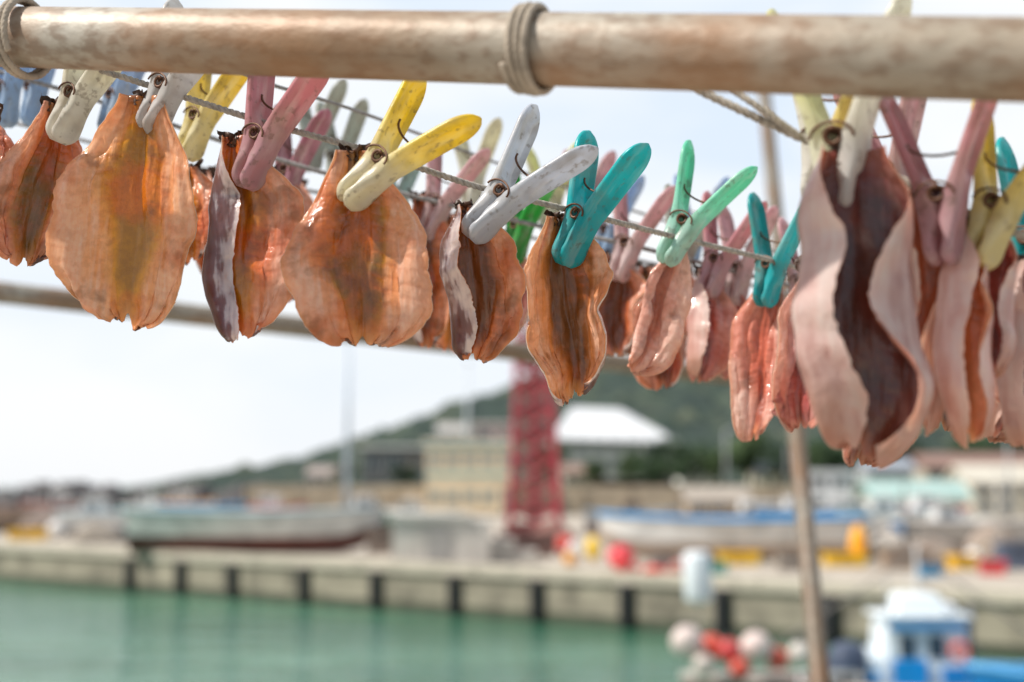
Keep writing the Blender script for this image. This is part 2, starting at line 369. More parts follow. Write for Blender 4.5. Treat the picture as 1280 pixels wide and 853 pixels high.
back=[(6,160,1.1,2,30,BLUE,'pale blue peg at the far left edge'),(40,158,1.14,6,50,BLUE,'pale blue peg second from the left edge'),
(136,170,1.1,12,40,BLUE,'pale blue peg behind the two leftmost large fish'),(352,262,1.12,12,35,DPINK,'dark pink peg behind the dusty pink one'),
(388,215,1.26,6,30,GREY,'grey peg behind the rope left of the yellow peg'),(420,240,1.28,4,35,GREY,'greenish grey peg right behind the left yellow peg fish'),
(492,285,1.28,6,30,LTEAL,'pale teal peg behind the bright yellow one'),(532,300,1.12,20,30,LPINK,'pale pink peg left of the blue-white one'),
(588,262,1.3,4,40,CREAM,'cream peg in the rear row behind the centre'),(640,330,1.14,12,45,GREEN,'vivid green peg between the blue-white and turquoise ones'),
(686,292,1.3,2,30,PYEL,'pale yellow peg behind the turquoise one'),(722,300,1.3,8,40,LPINK,'rear pink peg just beside the turquoise one'),
(772,352,1.12,16,35,LPINK,'pale pink peg left of the mint one'),(752,330,1.28,10,35,BLUE,'blue peg in the rear row left of the mint one'),
(840,360,1.15,14,35,GREY,'grey peg below the mint one'),(884,372,1.12,16,38,PINK,'pink peg right of the mint one'),
(918,382,1.16,8,45,LPINK,'pale pink peg left of the dark teal one'),(862,330,1.32,8,35,BLUE,'blue peg in the rear row right of the mint one'),
(1000,400,1.15,6,40,LPINK,'pink peg behind the dark purple fish')]
for (x,y,d,a,yw,m,l) in back: peg(x,y,d,a,yw,m,m,l)

# ---------- fish
def nz(x,y,z): return noise.noise(Vector((x,y,z)))
def sm(t): t=max(0,min(1,t)); return t*t*(3-2*t)
def fish(x0,y0,x1,y1,d,w_px,yaw,fL,fR,var,label,twist=0,T=.0042,full=.60,rag=1,sk_=None,kk2=None,cL=None,cR=None,notch=.05,neck=.24):
    # fL, fR: bend of each half towards the camera; cL, cR: where a flap creases over (share of the half width)
    seed=x0*.37+y0*.11
    rs=random.Random(int(seed*100)); kL=rs.uniform(.84,1.10); kR=rs.uniform(.84,1.10); zL=rs.uniform(.88,1.0); zR=rs.uniform(.88,1.0)
    if kk2: kL,kR,zL,zR=kk2
    len_px=math.hypot(x1-x0,y1-y0); Ln=len_px*d/FP; W=w_px*.53*d/FP
    tilt=math.atan2(x0-x1,y1-y0)
    root=thing('split_fish',label,'fish',P(x0,y0,d),0,'split fish hung up to dry')
    M=Matrix.Rotation(tilt,3,'Y')@Matrix.Rotation(R(yaw),3,'Z'); root.rotation_euler=M.to_euler()
    nu,nv=60,76
    mid=[[None]*(nu+1) for _ in range(nv+1)]
    def hw(v):
        r=neck+(1-neck)*sm(v/full)**.85
        if v>.64: r*=.36+.64*max(0,1-((v-.64)/.36)**2.4)**.55
        return W*r
    h=nu//2
    for j in range(nv+1):
        v=(j/nv); v=1-(1-v)**1.25
        for sd,f,kk_,zk,cr in ((-1,fL,kL,zL,cL),(1,fR,kR,zR,cR)):
            X=Y=0.0; q0=0
            w=hw(v)*kk_*(1+(.16*nz(v*4.0+seed,sd*3.1,0)+.06*nz(v*11,seed,sd))*rag*min(1,v*3))
            jag=(.025*nz(v*30,seed,sd*9)+.02*nz(v*70,seed,sd*2))*rag
            if cr is not None: crv=cr*(1+.35*nz(v*2.4,seed,sd*8))
            for k in range(0,h+1):
                q=k/h
                if k:
                    vv=.3+.7*min(1,v*1.7)
                    gather=.55*max(0,1-v/.26)**1.3
                    qm=(q0+q)/2
                    ff=f*(1+.30*nz(v*2.2+seed,sd*5,9))
                    if cr is None: ph=ff*qm**1.05*vv
                    else: ph=.25*qm+ff*sm((qm-crv+.14)/.28)*min(1,.35+v*2.2)
                    ph+=gather*(.5+.5*qm)+(.50*nz(v*2.6+seed,q*1.8,sd*4)+.3*nz(v*5,q*3,sd*4+seed)*q*q)*q
                    dw=w/h*(1+(jag*5 if q>.82 else 0))
                    X+=math.cos(ph)*dw; Y+=math.sin(ph)*dw
                q0=q
                zl=Ln*(zk+(1-zk)*(1-q))*(1-notch*math.exp(-(q/.13)**2)+.05*nz(q*3.0*sd+seed,5,1)*(.3+q)+.020*nz(q*15*sd+seed,8,1)*rag)
                z=-v*zl
                rip=.0020*nz(v*6+seed,q*3*sd,2)*q*q+.0009*nz(v*20,seed,q*6)*q*q+.0024*nz(q*5*sd,v*2.4,seed)
                ta=R(twist)*v; xx=sd*X; yy=-(Y+rip)
                yy+= .007*math.sin(v*2.6+seed)*v
                xx+= (.006*nz(v*1.9,seed,7)+.0025*nz(v*4.2,seed,17))*min(1,v*3)
                mid[j][h+sd*k]=Vector((xx*math.cos(ta)-yy*math.sin(ta),xx*math.sin(ta)+yy*math.cos(ta),z))
    fr=[];sk=[];uvs=[]
    for j in range(nv+1):
        for i in range(nu+1):
            a=mid[j][min(i+1,nu)]-mid[j][max(i-1,0)]; b=mid[min(j+1,nv)][i]-mid[max(j-1,0)][i]
            n=a.cross(b)
            n=-n.normalized() if n.length>1e-12 else Vector((0,-1,0))
            u=i/nu*2-1; q=abs(u); v=1-(1-j/nv)**1.25
            sz=min(1,.3+v*1.5)*min(1,(1-v)*7+.14)**.7
            t=T*sz*(.26+.74*math.sin(PI*min(1,.05+q*.85))**.75)*(1 if q<.86 else max(.14,1-(q-.86)*6.1))
            cr=cL if u<0 else cR
            if cr is not None: t*=.45
            t*=1+.60*nz(u*4,v*5,seed)+.25*nz(u*9,v*9,seed)
            rg=.00010*math.sin(v*96-q*10+9*.5)*min(1,q*4)*(.5+nz(u*3,v*3,seed+5))
            fr.append(mid[j][i]+n*(t+rg)); sk.append(mid[j][i]-n*.0004)
            uvs.append((i/nu,v))
    S=nu+1; fs=[]
    for j in range(nv):
        for i in range(nu):
            a=j*S+i; fs.append((a,a+S,a+S+1,a+1))
    N=len(fr)
    rim=[i for i in range(S)]+[j*S+nu for j in range(1,nv+1)]+[nv*S+i for i in range(nu-1,-1,-1)]+[j*S for j in range(nv-1,0,-1)]
    fe=[]; nr=len(rim)
    vr=[tuple(mid[r//S][r%S]) for r in rim]
    for k in range(nr):
        a=rim[k]; b=rim[(k+1)%nr]; fe.append((a,b,N+(k+1)%nr,N+k))
    mb=MB(); mb.v=[tuple(q) for q in fr]+vr; mb.f=fs+fe; mb.uv=uvs+[uvs[r] for r in rim]
    mb.build('flesh',FL[var],root,True)
    m2=MB(); m2.v=[tuple(q) for q in sk]; m2.f=[tuple(reversed(q)) for q in fs]; m2.uv=uvs
    m2.build('skin',sk_ or (SKINP if var in('pink','mauve','purple') else SKIN),root,True)
    tf=MB(); nn=14; wt=.0060; vs=[];ff=[]
    for k in range(7):
        t=k/6
        for i in range(nn+1):
            u=i/nn*2-1
            sp_=t*(.008+.003*abs(u)+.005*nz(u*7,seed,3))
            vs.append((u*wt*(1+.5*t)+.003*nz(u*3,t*3,seed),.0015*math.sin(u*9+seed)+.005*nz(u*4,t*5,seed)-.001,-.006+sp_))
    for k in range(6):
        for i in range(nn): a=k*(nn+1)+i; ff.append((a,a+1,a+nn+2,a+nn+1))
    M2=len(vs); vb=[(x,y+.0009,z) for x,y,z in vs]; tf.v=vs+vb; tf.f=ff+[tuple(q+M2 for q in reversed(g)) for g in ff]
    tf.build('tail_fin',FIN,root,True)
    return root
Fh=fish
Fh(-14,140,-16,235,.9,70,10,.4,.4,'red','fish cut off by the left edge of the picture')
Fh(68,130,38,338,.88,124,20,1.0,.5,'amber','olive-brown and orange fish under the leftmost cream peg')
Fh(184,122,164,408,.85,186,-6,.60,.75,'orange','largest plump orange fish, under the greyish white peg',0,.0050,.50,.8,kk2=(1.04,.92,.95,1.0),neck=.34)
Fh(292,172,306,428,.84,184,-10,2.7,.5,'orange','orange fish with its left flap folded forward showing silver skin, under the dusty pink peg',8,.0042,.38,.9,kk2=(.84,.88,1,.95),cL=.46,neck=.3)
Fh(444,190,453,434,.81,180,8,.50,.65,'amber','broad amber fish hanging open under the bright yellow peg',0,.0050,.60,.8,kk2=(.98,.96,.97,1),neck=.3)
Fh(584,258,598,450,.85,158,0,2.7,.9,'red','reddish fish with a curled black and silver edge under the blue-white peg',10,full=.33,rag=1.1,kk2=(.92,.72,.95,1),cL=.50,neck=.35)
Fh(700,272,716,500,.88,146,8,1.9,1.6,'red','glossy red-brown curled fish under the turquoise peg',-24,full=.40,rag=1.6,neck=.35,kk2=(.95,.95,1,.92))
Fh(846,300,784,464,.98,98,20,.4,.9,'pink','small pale pink fish slanting left under the mint peg',full=.40,rag=.5,kk2=(.22,.95,.9,1),neck=.3)
Fh(970,345,936,552,1.04,110,-20,.9,.8,'pink','narrow pink and yellow fish under the dark teal peg',full=.34,rag=.5,kk2=(.75,.40,1,.9),neck=.4)
Fh(1058,190,1064,572,.66,292,2,2.15,2.25,'purple','large blurred fish with dark purple centre under the white peg',0,.0045,.30,.9,kk2=(.96,.92,.93,1),cL=.52,cR=.56,notch=.12,neck=.42)
Fh(1150,238,1150,538,.68,146,-20,2.4,2.0,'pink','long narrow pink fish just left of the large pink peg',full=.28,cL=.44,cR=.5,neck=.4)
Fh(1200,275,1190,555,.67,146,20,2.2,2.4,'pink','long narrow pink fish hanging straight below the large pink peg',full=.28,cL=.5,cR=.44,neck=.4)
Fh(1243,285,1228,475,.68,120,-20,2.0,2.0,'mauve','mauve fish under the large yellow peg at right',full=.3,cL=.5,cR=.5,neck=.4)
Fh(1284,330,1264,562,.70,180,10,2.1,1.9,'purple','dark purple-red fish at the right edge',full=.33,cL=.56,cR=.58,neck=.4)
Fh(1112,300,1068,584,.78,140,12,1.2,1.2,'purple','dark pink fish whose tip shows lowest, behind the dark purple one',full=.4)
Fh(1128,330,1112,564,.80,130,-30,2.0,1.6,'mauve','mauve fish between the dark purple and long pink ones',full=.32,cL=.5)
Fh(1222,330,1212,552,.80,140,-10,1.3,1.2,'purple','shaded purple fish behind the two long pink ones',full=.35)
Fh(1266,360,1242,548,.76,140,20,2.2,1.5,'mauve','mauve pink fish behind the one at the right edge',full=.35,cL=.48)
Fh(1100,230,1108,480,.80,110,20,1.9,1.6,'mauve','mauve fish high up between the dark purple one and the large pink peg',full=.35)
Fh(1258,260,1262,440,.76,120,-25,1.6,1.4,'red','reddish fish close behind the large yellow peg',full=.35)
Fh(1168,330,1172,538,.84,120,0,1.5,1.6,'purple','dark fish in the gap between the two long pink ones',full=.35)
Fh(1278,420,1284,535,.75,110,-30,1.6,1.4,'pink','small pink fish cut off by the right edge',full=.35)
Fh(1014,330,1004,538,.76,90,-20,1.6,1.3,'mauve','mauve fish just behind the left flap of the dark purple one',full=.35)
bf=[(236,210,246,330,1.0,80,10,'orange','orange fish peeping out behind the largest one'),
(258,215,262,350,1.12,60,-10,'red','dim red fish right behind the largest orange one'),
(352,215,352,382,1.12,80,10,'orange','orange fish behind the one with the folded silver flap'),
(372,230,366,330,1.25,60,0,'red','reddish fish left of the broad amber one'),
(522,245,536,442,1.12,76,18,'red','long red fish right of the broad amber one'),
(508,285,510,404,1.26,66,-10,'mauve','mauve fish just right behind the broad amber one'),
(560,270,562,440,1.2,66,10,'orange','orange fish behind the left of the curled reddish one'),
(638,312,644,418,1.15,84,0,'mauve','mauve fish hanging under the vivid green peg'),
(660,330,664,420,1.25,66,20,'red','red fish behind the left edge of the red-brown one'),
(752,318,748,440,1.25,70,10,'amber','dark amber fish just right of the red-brown one'),
(772,325,766,448,1.13,90,-8,'red','red fish under the pale pink peg left of the small slanting one'),
(806,335,800,440,1.25,70,8,'amber','amber fish behind the small pale pink one'),
(836,345,828,488,1.16,76,-12,'red','red fish hanging lower than the small pale pink one'),
(876,338,864,480,1.13,84,25,'mauve','mauve fish under the pink peg right of the mint one'),
(914,352,912,474,1.17,84,-24,'mauve','mauve fish left of the dark teal peg'),
(894,335,890,470,1.24,70,0,'purple','dim dark fish between the two mauve ones'),
(1000,385,996,500,1.15,80,10,'pink','pink fish behind the left edge of the dark purple one'),
(855,340,850,452,1.26,60,12,'red','slim red fish in the rear row right of the small slanting one'),
(734,315,736,430,1.30,50,-10,'red','slim red fish in the rear row touching the red-brown one'),
(786,330,784,446,1.20,60,15,'purple','dark slim fish between the amber one and the small slanting one')]
for i,(a,b,c,e,d,w,yw,vr,lb) in enumerate(bf): Fh(a,b,c,e,d,w*1.2,yw*1.6,1.3+.4*(i%3),1.2+.4*((i+1)%3),vr,lb,8*((i%3)-1),full=.4,cL=(.55 if i%3==1 else None))

# ================= setting =================
def water_mat():
    m,nt,b=newmat('harbour_water')
    n=noise_n(nt,.35,3,sc=(.6,1.8,1)); n1=noise_n(nt,1.3,4,sc=(.8,2,1)); n2=noise_n(nt,.08,4,sc=(.6,1.4,1))
    c=ramp(nt,n2.outputs[0],[(.38,(.035,.135,.082)),(.62,(.09,.23,.15))]).outputs[0]
    L(nt,c,b.inputs['Base Color']); b.inputs['Roughness'].default_value=.05; b.inputs['IOR'].default_value=1.45
    bump(nt,b,mth(nt,'ADD',n.outputs[0],mth(nt,'MULTIPLY',n1.outputs[0],.35)),.85,.34); return m
w=MB(); w.add([(-3000,3.2,0),(3000,3.2,0),(3000,6000,0),(-3000,6000,0)],[(0,1,2,3)])
struct(w.build('water',water_mat()),'green harbour water with soft ripples','water')
CONC=mat((.40,.35,.29),.85,.3,1.2,0,.01); CONCW=mat((.30,.265,.20),.85,.5,.8,0,.02); KERB=mat((.52,.46,.37),.8,.25,2)
ng=MB(); ng.box(-12,12,-8,3.2,2.4,3.5); struct(ng.build('near_quay',CONC),'concrete quay the drying rack stands on','quay')
A=G(0,727,0); B=G(830,790,0); dv=(B-A).normalized(); nv_=Vector((-dv.y,dv.x,0));
if nv_.y<0: nv_=-nv_
def along(s,off,z): q=A+dv*s+nv_*off; return Vector((q.x,q.y,z))
S0,S1=-70,75
wall=MB(); wall.add([along(S0,0,-2),along(S1,0,-2),along(S1,0,1.55),along(S0,0,1.55),along(S0,.8,-2),along(S1,.8,-2),along(S1,.8,1.55),along(S0,.8,1.55)],[(0,1,2,3),(4,7,6,5),(3,2,6,7),(0,3,7,4),(1,5,6,2)])
struct(wall.build('quay_wall',CONCW),'stained concrete face of the quay wall above the water','quay wall')
wl=MB(); wl.add([along(S0,-.012,-1),along(S1,-.012,-1),along(S1,-.012,.38),along(S0,-.012,.38)],[(0,1,2,3)])
struct(wl.build('tide_band',mat((.07,.08,.05),.6,.5,1.5)),'dark wet algae band at the foot of the quay wall','quay wall')
deck=MB(); l0=along(S0,.8,1.8); l1=along(S1,.8,1.8)
deck.add([l0,l1,Vector((150,l1.y,1.8)),Vector((150,152,1.8)),Vector((-95,152,1.8))],[(0,1,2,3,4)])
struct(deck.build('quay_deck',CONC),'pale concrete deck of the quay where boats stand','quay')
kb=MB(); s=S0
while s<S1:
    a,b=s+.03,s+5.97
    p=[along(a,-.15,1.55),along(b,-.15,1.55),along(b,.8,1.55),along(a,.8,1.55),along(a,-.15,1.92),along(b,-.15,1.92),along(b,.8,1.92),along(a,.8,1.92)]
    kb.add(p,[(0,3,2,1),(4,5,6,7),(0,1,5,4),(1,2,6,5),(2,3,7,6),(3,0,4,7)]); s+=6
struct(kb.build('quay_kerb',KERB),'raised pale kerb along the quay edge','kerb')
RUB=mat((.02,.02,.022),.7,.3,3)
fp=[165,228,293,382,472,570,673,785,905,1040,1185]
rz=math.atan2(dv.y,dv.x)
def s_at(px):
    lo,hi=S0,S1
    for _ in range(50):
        m_=(lo+hi)/2; q=along(m_,0,1)-CAM; X=640+FP*q.dot(Rt)/q.dot(Fw)
        if X<px: lo=m_
        else: hi=m_
    return lo
ordn=['first','second','third','fourth','fifth','sixth','seventh','eighth','ninth','tenth','eleventh']
for i,x in enumerate(fp):
    o=thing('rubber_fender','black rubber fender, %s from the left on the quay wall'%ordn[i],'fender',along(s_at(x),-.02,.1),rz,'rubber fenders on the quay wall')
    m_=MB(); rings=[]
    for z in [0,.1,1.35,1.45]:
        e=.8 if z in (0,1.45) else 1
        rings.append([Vector((q[0]*e,q[1]*e-.0,z)) for q in ((-.28,0),(.28,0),(.24,-.2),(.12,-.34),(-.12,-.34),(-.24,-.2))])
    m_.loft(rings); m_.build('fender_body',RUB,o)
    for z in (.25,1.05):
        m2=MB(); m2.box(-.34,.34,-.06,-.001,z,z+.15); m2.build('bracket',mat((.2,.12,.08),.6,.4,4),o)
TZ=4.55
tr=MB(); tr.box(-28,160,150.6,420,-1,TZ); struct(tr.build('terrace',mat((.16,.17,.09),.9,.4,.15)),'raised ground behind the harbour','ground')
rw=MB(); rw.box(-28,160,150,150.55,-1,TZ+.25)
for k in range(38): rw.box(-28+k*5,-27.6+k*5,149.8,150,-1,TZ+.2)
tag(rw.build('retaining_wall',mat((.42,.35,.26),.85,.4,.5)),'long beige retaining wall behind the boats','wall')
prof=[(-200,616),(180,616),(260,612),(330,592),(420,572),(500,545),(570,512),(640,492),(700,478),(770,465),(850,470),(930,478),(1050,505),(1150,530),(1280,548),(1500,575),(1900,612)]
def hz(px):
    for (a,b),(c,e) in zip(prof,prof[1:]):
        if a<=px<=c:
            t=(px-a)/(c-a); t=t*t*(3-2*t)*.4+t*.6; return 5+(606-(b+(e-b)*t))/FP*380
    return 3
vs=[];fs=[]; nx,ny=260,90
for j in range(ny+1):
    Y=215+j*3.6
    for i in range(nx+1):
        px=100+i*(1800/nx); X=(px-640)/FP*380
        ridge=hz(px); t=(Y-215)/165; q=math.sin(min(1,t)*PI/2)**1.3 if t<1 else max(0,1-(t-1)*.9)
        z=TZ-1.5+(ridge-TZ+1.5)*q+ (nz(X*.07,Y*.07,0)*2.2+nz(X*.22,Y*.22,4)*2.6+nz(X*.6,Y*.6,8)*1.0)*min(1,max(0,ridge-5)/8)*min(1,t*3)
        vs.append((X,Y,z))
for j in range(ny):
    for i in range(nx): a=j*(nx+1)+i; fs.append((a,a+1,a+nx+2,a+nx+1))
h=MB(); h.add(vs,fs)
def hillm():
    m,nt,b=newmat('hill_forest'); n=noise_n(nt,.10,6); n2=noise_n(nt,.35,5)
    c=ramp(nt,n.outputs[0],[(.36,(.016,.032,.02)),(.5,(.04,.065,.034)),(.62,(.11,.12,.065))]).outputs[0]
    c=mixc(nt,ramp(nt,n2.outputs[0],[(.42,(1,1,1)),(.6,(0,0,0))]).outputs[0],c,(.016,.03,.02)); c=mixc(nt,.07,c,(.42,.48,.54))  # last mix paints pale blue-grey distance haze into the forest colour
    L(nt,c,b.inputs['Base Color']); b.inputs['Roughness'].default_value=1; b.inputs['Specular IOR Level'].default_value=.1; bump(nt,b,n2.outputs[0],1,2.5); return m
struct(h.build('hill',hillm(),None,True),'green wooded hill rising behind the harbour','hill')
bw=MB(); random.seed(3)
for k in range(240):
    px=-80+k*2.0+random.uniform(-3,3); Y=180+random.uniform(-7,7); q=at(px,605,Y); z=random.uniform(.5,4.0)-.1*abs(Y-180)*2
    s_=random.uniform(1.1,1.9)
    rings=[]
    a0=random.random()*6
    for zz,e in ((-1,.75),(-.3,1.05),(.4,.95),(1,.5)):
        rings.append([Vector((q.x+s_*e*math.cos(a0+2*PI*i/6)*random.uniform(.8,1.2),Y+s_*e*math.sin(a0+2*PI*i/6),z+zz*s_)) for i in range(6)])
    bw.loft(rings)
tag(bw.build('breakwater',mat((.13,.12,.12),.9,.4,.4)),'dark rock breakwater along the left horizon','breakwater',None,'structure')

GLASS=mat((.05,.07,.09),.15,.3,1); SOFTGLASS=mat((.26,.27,.25),.3,.2,1)
def house(name,label,cat,x0,x1,yt,yb,Y,depth,wallc,roofc,roof='gable',rows=1,cols=3,over=.5,rh=.35,door=True,trim=(.6,.6,.58),glass=None,wtop=.78):
    a=at(x0,yb,Y); b=at(x1,yt,Y); w=b.x-a.x; h=b.z-a.z; xc=(a.x+b.x)/2
    root=thing(name,label,cat,(xc,Y,a.z)); wm=mat(wallc,.8,.15,.5); rm=mat(roofc,.6,.12,.6)
    wh=h*(1-rh) if roof!='flat' else h-.35
    m=MB(); m.box(-w/2,w/2,0,depth,0,wh)
    m.build('wall',wm,root)
    r=MB(); o=over; t=.22
    if roof=='flat': r.box(-w/2-o*.5,w/2+o*.5,-o*.5,depth+o*.5,wh+.002,h)
    elif roof=='hip':
        e=[(-w/2-o,-o,wh-.1),(w/2+o,-o,wh-.7),(w/2+o,depth+o,wh-.1),(-w/2-o,depth+o,wh-.1),(-w*.34,depth*.5,h*.97),(w*.12,depth*.5,h*.94)]
        r.add(e,[(0,1,5,4),(1,2,5),(2,3,4,5),(3,0,4),(0,3,2,1)])
    elif roof=='gable':
        r.add([(-w/2-o,-o,wh-.1),(w/2+o,-o,wh-.1),(w/2+o,depth/2,h),(-w/2-o,depth/2,h),(w/2+o,depth+o,wh-.1),(-w/2-o,depth+o,wh-.1),
               (-w/2-o,-o,wh-.1+t),(w/2+o,-o,wh-.1+t),(w/2+o,depth/2,h+t),(-w/2-o,depth/2,h+t),(w/2+o,depth+o,wh-.1+t),(-w/2-o,depth+o,wh-.1+t)],
              [(0,3,2,1),(3,5,4,2),(6,7,8,9),(9,8,10,11),(0,1,7,6),(5,11,10,4),(0,6,9,3),(3,9,11,5),(1,2,8,7),(2,4,10,8)])
        r.add([(-w/2+.01,.01,wh),(-w/2+.01,depth-.01,wh),(-w/2+.01,depth/2,h-.05)],[(0,1,2)]); r.add([(w/2-.01,.01,wh),(w/2-.01,depth-.01,wh),(w/2-.01,depth/2,h-.05)],[(0,2,1)])
    r.build('roof',rm,root)
    for rr in range(rows):
        for c in range(cols):
            cw=w/cols; cx=-w/2+cw*(c+.5); fh=wh/rows; z0=rr*fh+fh*.35; z1=rr*fh+fh*wtop; ww=cw*.30
            if door and rr==0 and c==cols-1:
                d=MB(); d.box(cx-ww*.7,cx+ww*.7,-.05,-.003,0,fh*.74); dd=d.build('door',mat((.25,.22,.2),.6,.2,2),root)
                k=MB(); k.box(cx+ww*.4,cx+ww*.5,-.10,-.053,fh*.36,fh*.40); k.build('handle',STEEL,dd); continue
            f=MB(); f.box(cx-ww-.1,cx+ww+.1,-.06,-.003,z0-.1,z1+.1); fo=f.build('window',mat(trim,.5,.1,2),root)
            g=MB(); g.box(cx-ww,cx-.05,-.07,-.063,z0,z1).box(cx+.05,cx+ww,-.07,-.063,z0,z1); g.build('pane',glass or GLASS,fo)
    return root
hb=house('harbour_building','two-storey cream building with pale turquoise trim behind the concrete block','building',532,643,549,642,150-3,9,(.86,.70,.48),(.74,.74,.66),'flat',2,5,.6,trim=(.50,.56,.50),glass=SOFTGLASS,wtop=.62)
wdt=(at(643,590,147).x-at(532,590,147).x)/2
st=MB(); st.box(-wdt+.0,wdt,-.09,-.004,3.75,4.15).box(-wdt,wdt,-.09,-.004,6.6,7.0); st.build('trim_band',mat((.28,.52,.50),.6,.1,1),hb)
house('white_hall','big hall with a broad white roof at the foot of the hill','building',698,842,498,598,205,34,(.62,.62,.60),(.62,.63,.65),'hip',2,7,1.0,.50,wtop=.82,trim=(.7,.7,.7))
house('small_house','small house with dark walls and a flat white roof left of the cream building','house',452,528,557,603,175,7,(.14,.14,.15),(.80,.80,.78),'flat',1,3,.7,.4)
house('roof_pavilion','small pinkish-white hut above the cream building','building',592,638,528,560,190,5,(.74,.54,.52),(.78,.70,.68),'flat',1,2)
house('shed','low shed with a pale turquoise roof at right','shed',1096,1208,603,650,118,6,(.72,.67,.60),(.34,.48,.45),'gable',1,4,.5,.45)
house('white_house','pale house at the right edge above the shed','house',1216,1300,583,645,128,8,(.74,.68,.54),(.54,.50,.42),'gable',2,3,.4,.35)
house('long_house','long house with a reddish-brown roof on the right','house',1160,1330,568,602,170,9,(.50,.44,.36),(.24,.14,.11),'gable',1,6,.6,.5)
house('white_hut','narrow white hut between the leaning post and the shed','hut',1010,1064,588,640,125,4,(.82,.84,.86),(.70,.72,.74),'flat',2,2)
house('house','small grey house left of the reddish-brown roof','house',1085,1140,575,600,165,6,(.52,.54,.56),(.30,.33,.38),'gable',1,3,.5,.5)
house('net_store','low brown net store behind the blue-railed boat','shed',862,935,612,652,122,5,(.38,.30,.22),(.36,.31,.26),'gable',1,3,.4,.4)
house('house','white house with a grey roof between the white hall and the terrace lamp','house',850,895,572,606,172,6,(.76,.74,.70),(.28,.28,.30),'gable',1,3,.4,.45)
house('house','low pale house left of the small dark house under the hill','house',385,428,585,607,180,6,(.66,.62,.54),(.34,.28,.25),'gable',1,3,.4,.45)
house('house','cream house with a blue-grey roof left of the leaning post','house',945,978,576,606,178,6,(.76,.70,.58),(.26,.30,.38),'gable',1,2,.4,.45)
house('house','small white house partly up the slope behind the cream building','house',548,584,530,556,215,6,(.76,.76,.74),(.40,.38,.36),'gable',1,2,.4,.45)
house('house','low brown-roofed house in front of the white hall at left','house',704,744,582,606,166,6,(.62,.56,.48),(.26,.17,.13),'gable',1,3,.4,.45)
cb=thing('concrete_block_house','pale grey concrete block house at the quay edge below the red tower','building',at(490,705,57.5))
w_=(at(612,700,57.5).x-at(490,700,57.5).x); m=MB(); m.box(0,w_,0,3,0,1.75); m.build('wall',mat((.62,.58,.53),.85,.25,1.2),cb)
m=MB(); m.box(-.12,w_*.8,-.12,3.1,1.753,1.98); m.build('roof_slab',mat((.58,.55,.51),.8,.1,1),cb)
m=MB(); m.box(w_+.003,w_+1.0,.3,2.6,0,.9).box(w_+1.003,w_+1.9,.3,2.6,0,.45); m.build('step',mat((.45,.42,.38),.85,.2,1),cb)
m=MB(); m.box(w_*.35,w_*.6,-.05,-.003,.1,1.5); m.build('door',mat((.40,.38,.36),.6,.2,1),cb)

Yt=93; tb=at(668,664,Yt); tb.z=1.8; top=at(662,395,Yt); 
tw=thing('lattice_tower','tall dark red lattice steel tower on the quay','tower',tb)
RED=mat((.42,.04,.06),.5,.3,1.5); H=top.z-1.8; b0=1.62; b1=1.08
def tp(sx,sy,t): hwid=b0+(b1-b0)*min(1,t*1.6)*.9; return Vector((sx*hwid,sy*hwid,H*t))
for sx in(-1,1):
    for sy in(-1,1):
        m=MB(); m.tube([tp(sx,sy,k/8) for k in range(9)],.20,8); m.build('leg',RED,tw)
NB=9
for k in range(NB+1):
    m=MB(); t=k/NB; c=[tp(-1,-1,t),tp(1,-1,t),tp(1,1,t),tp(-1,1,t)]
    for i in range(4): m.tube([c[i],c[(i+1)%4]],.10,6)
    if k<NB:
        t2=(k+1)/NB; e=[tp(-1,-1,t2),tp(1,-1,t2),tp(1,1,t2),tp(-1,1,t2)]
        for i in range(4): m.tube([c[i],e[(i+1)%4]],.08,5); m.tube([c[(i+1)%4],e[i]],.08,5)
    m.build('brace',RED,tw)
m=MB(); m.box(-1.9,1.9,-1.9,1.9,0,.7); m.build('base_block',mat((.20,.05,.05),.7,.3,1),tw)
m=MB(); m.box(-.3,.3,-.3,.3,.7,H*.96); m.build('ladder_shaft',mat((.32,.06,.07),.6,.2,1),tw)
m=MB(); m.box(-1.6,1.6,-1.6,1.6,H,H+.25); m.build('platform',RED,tw)

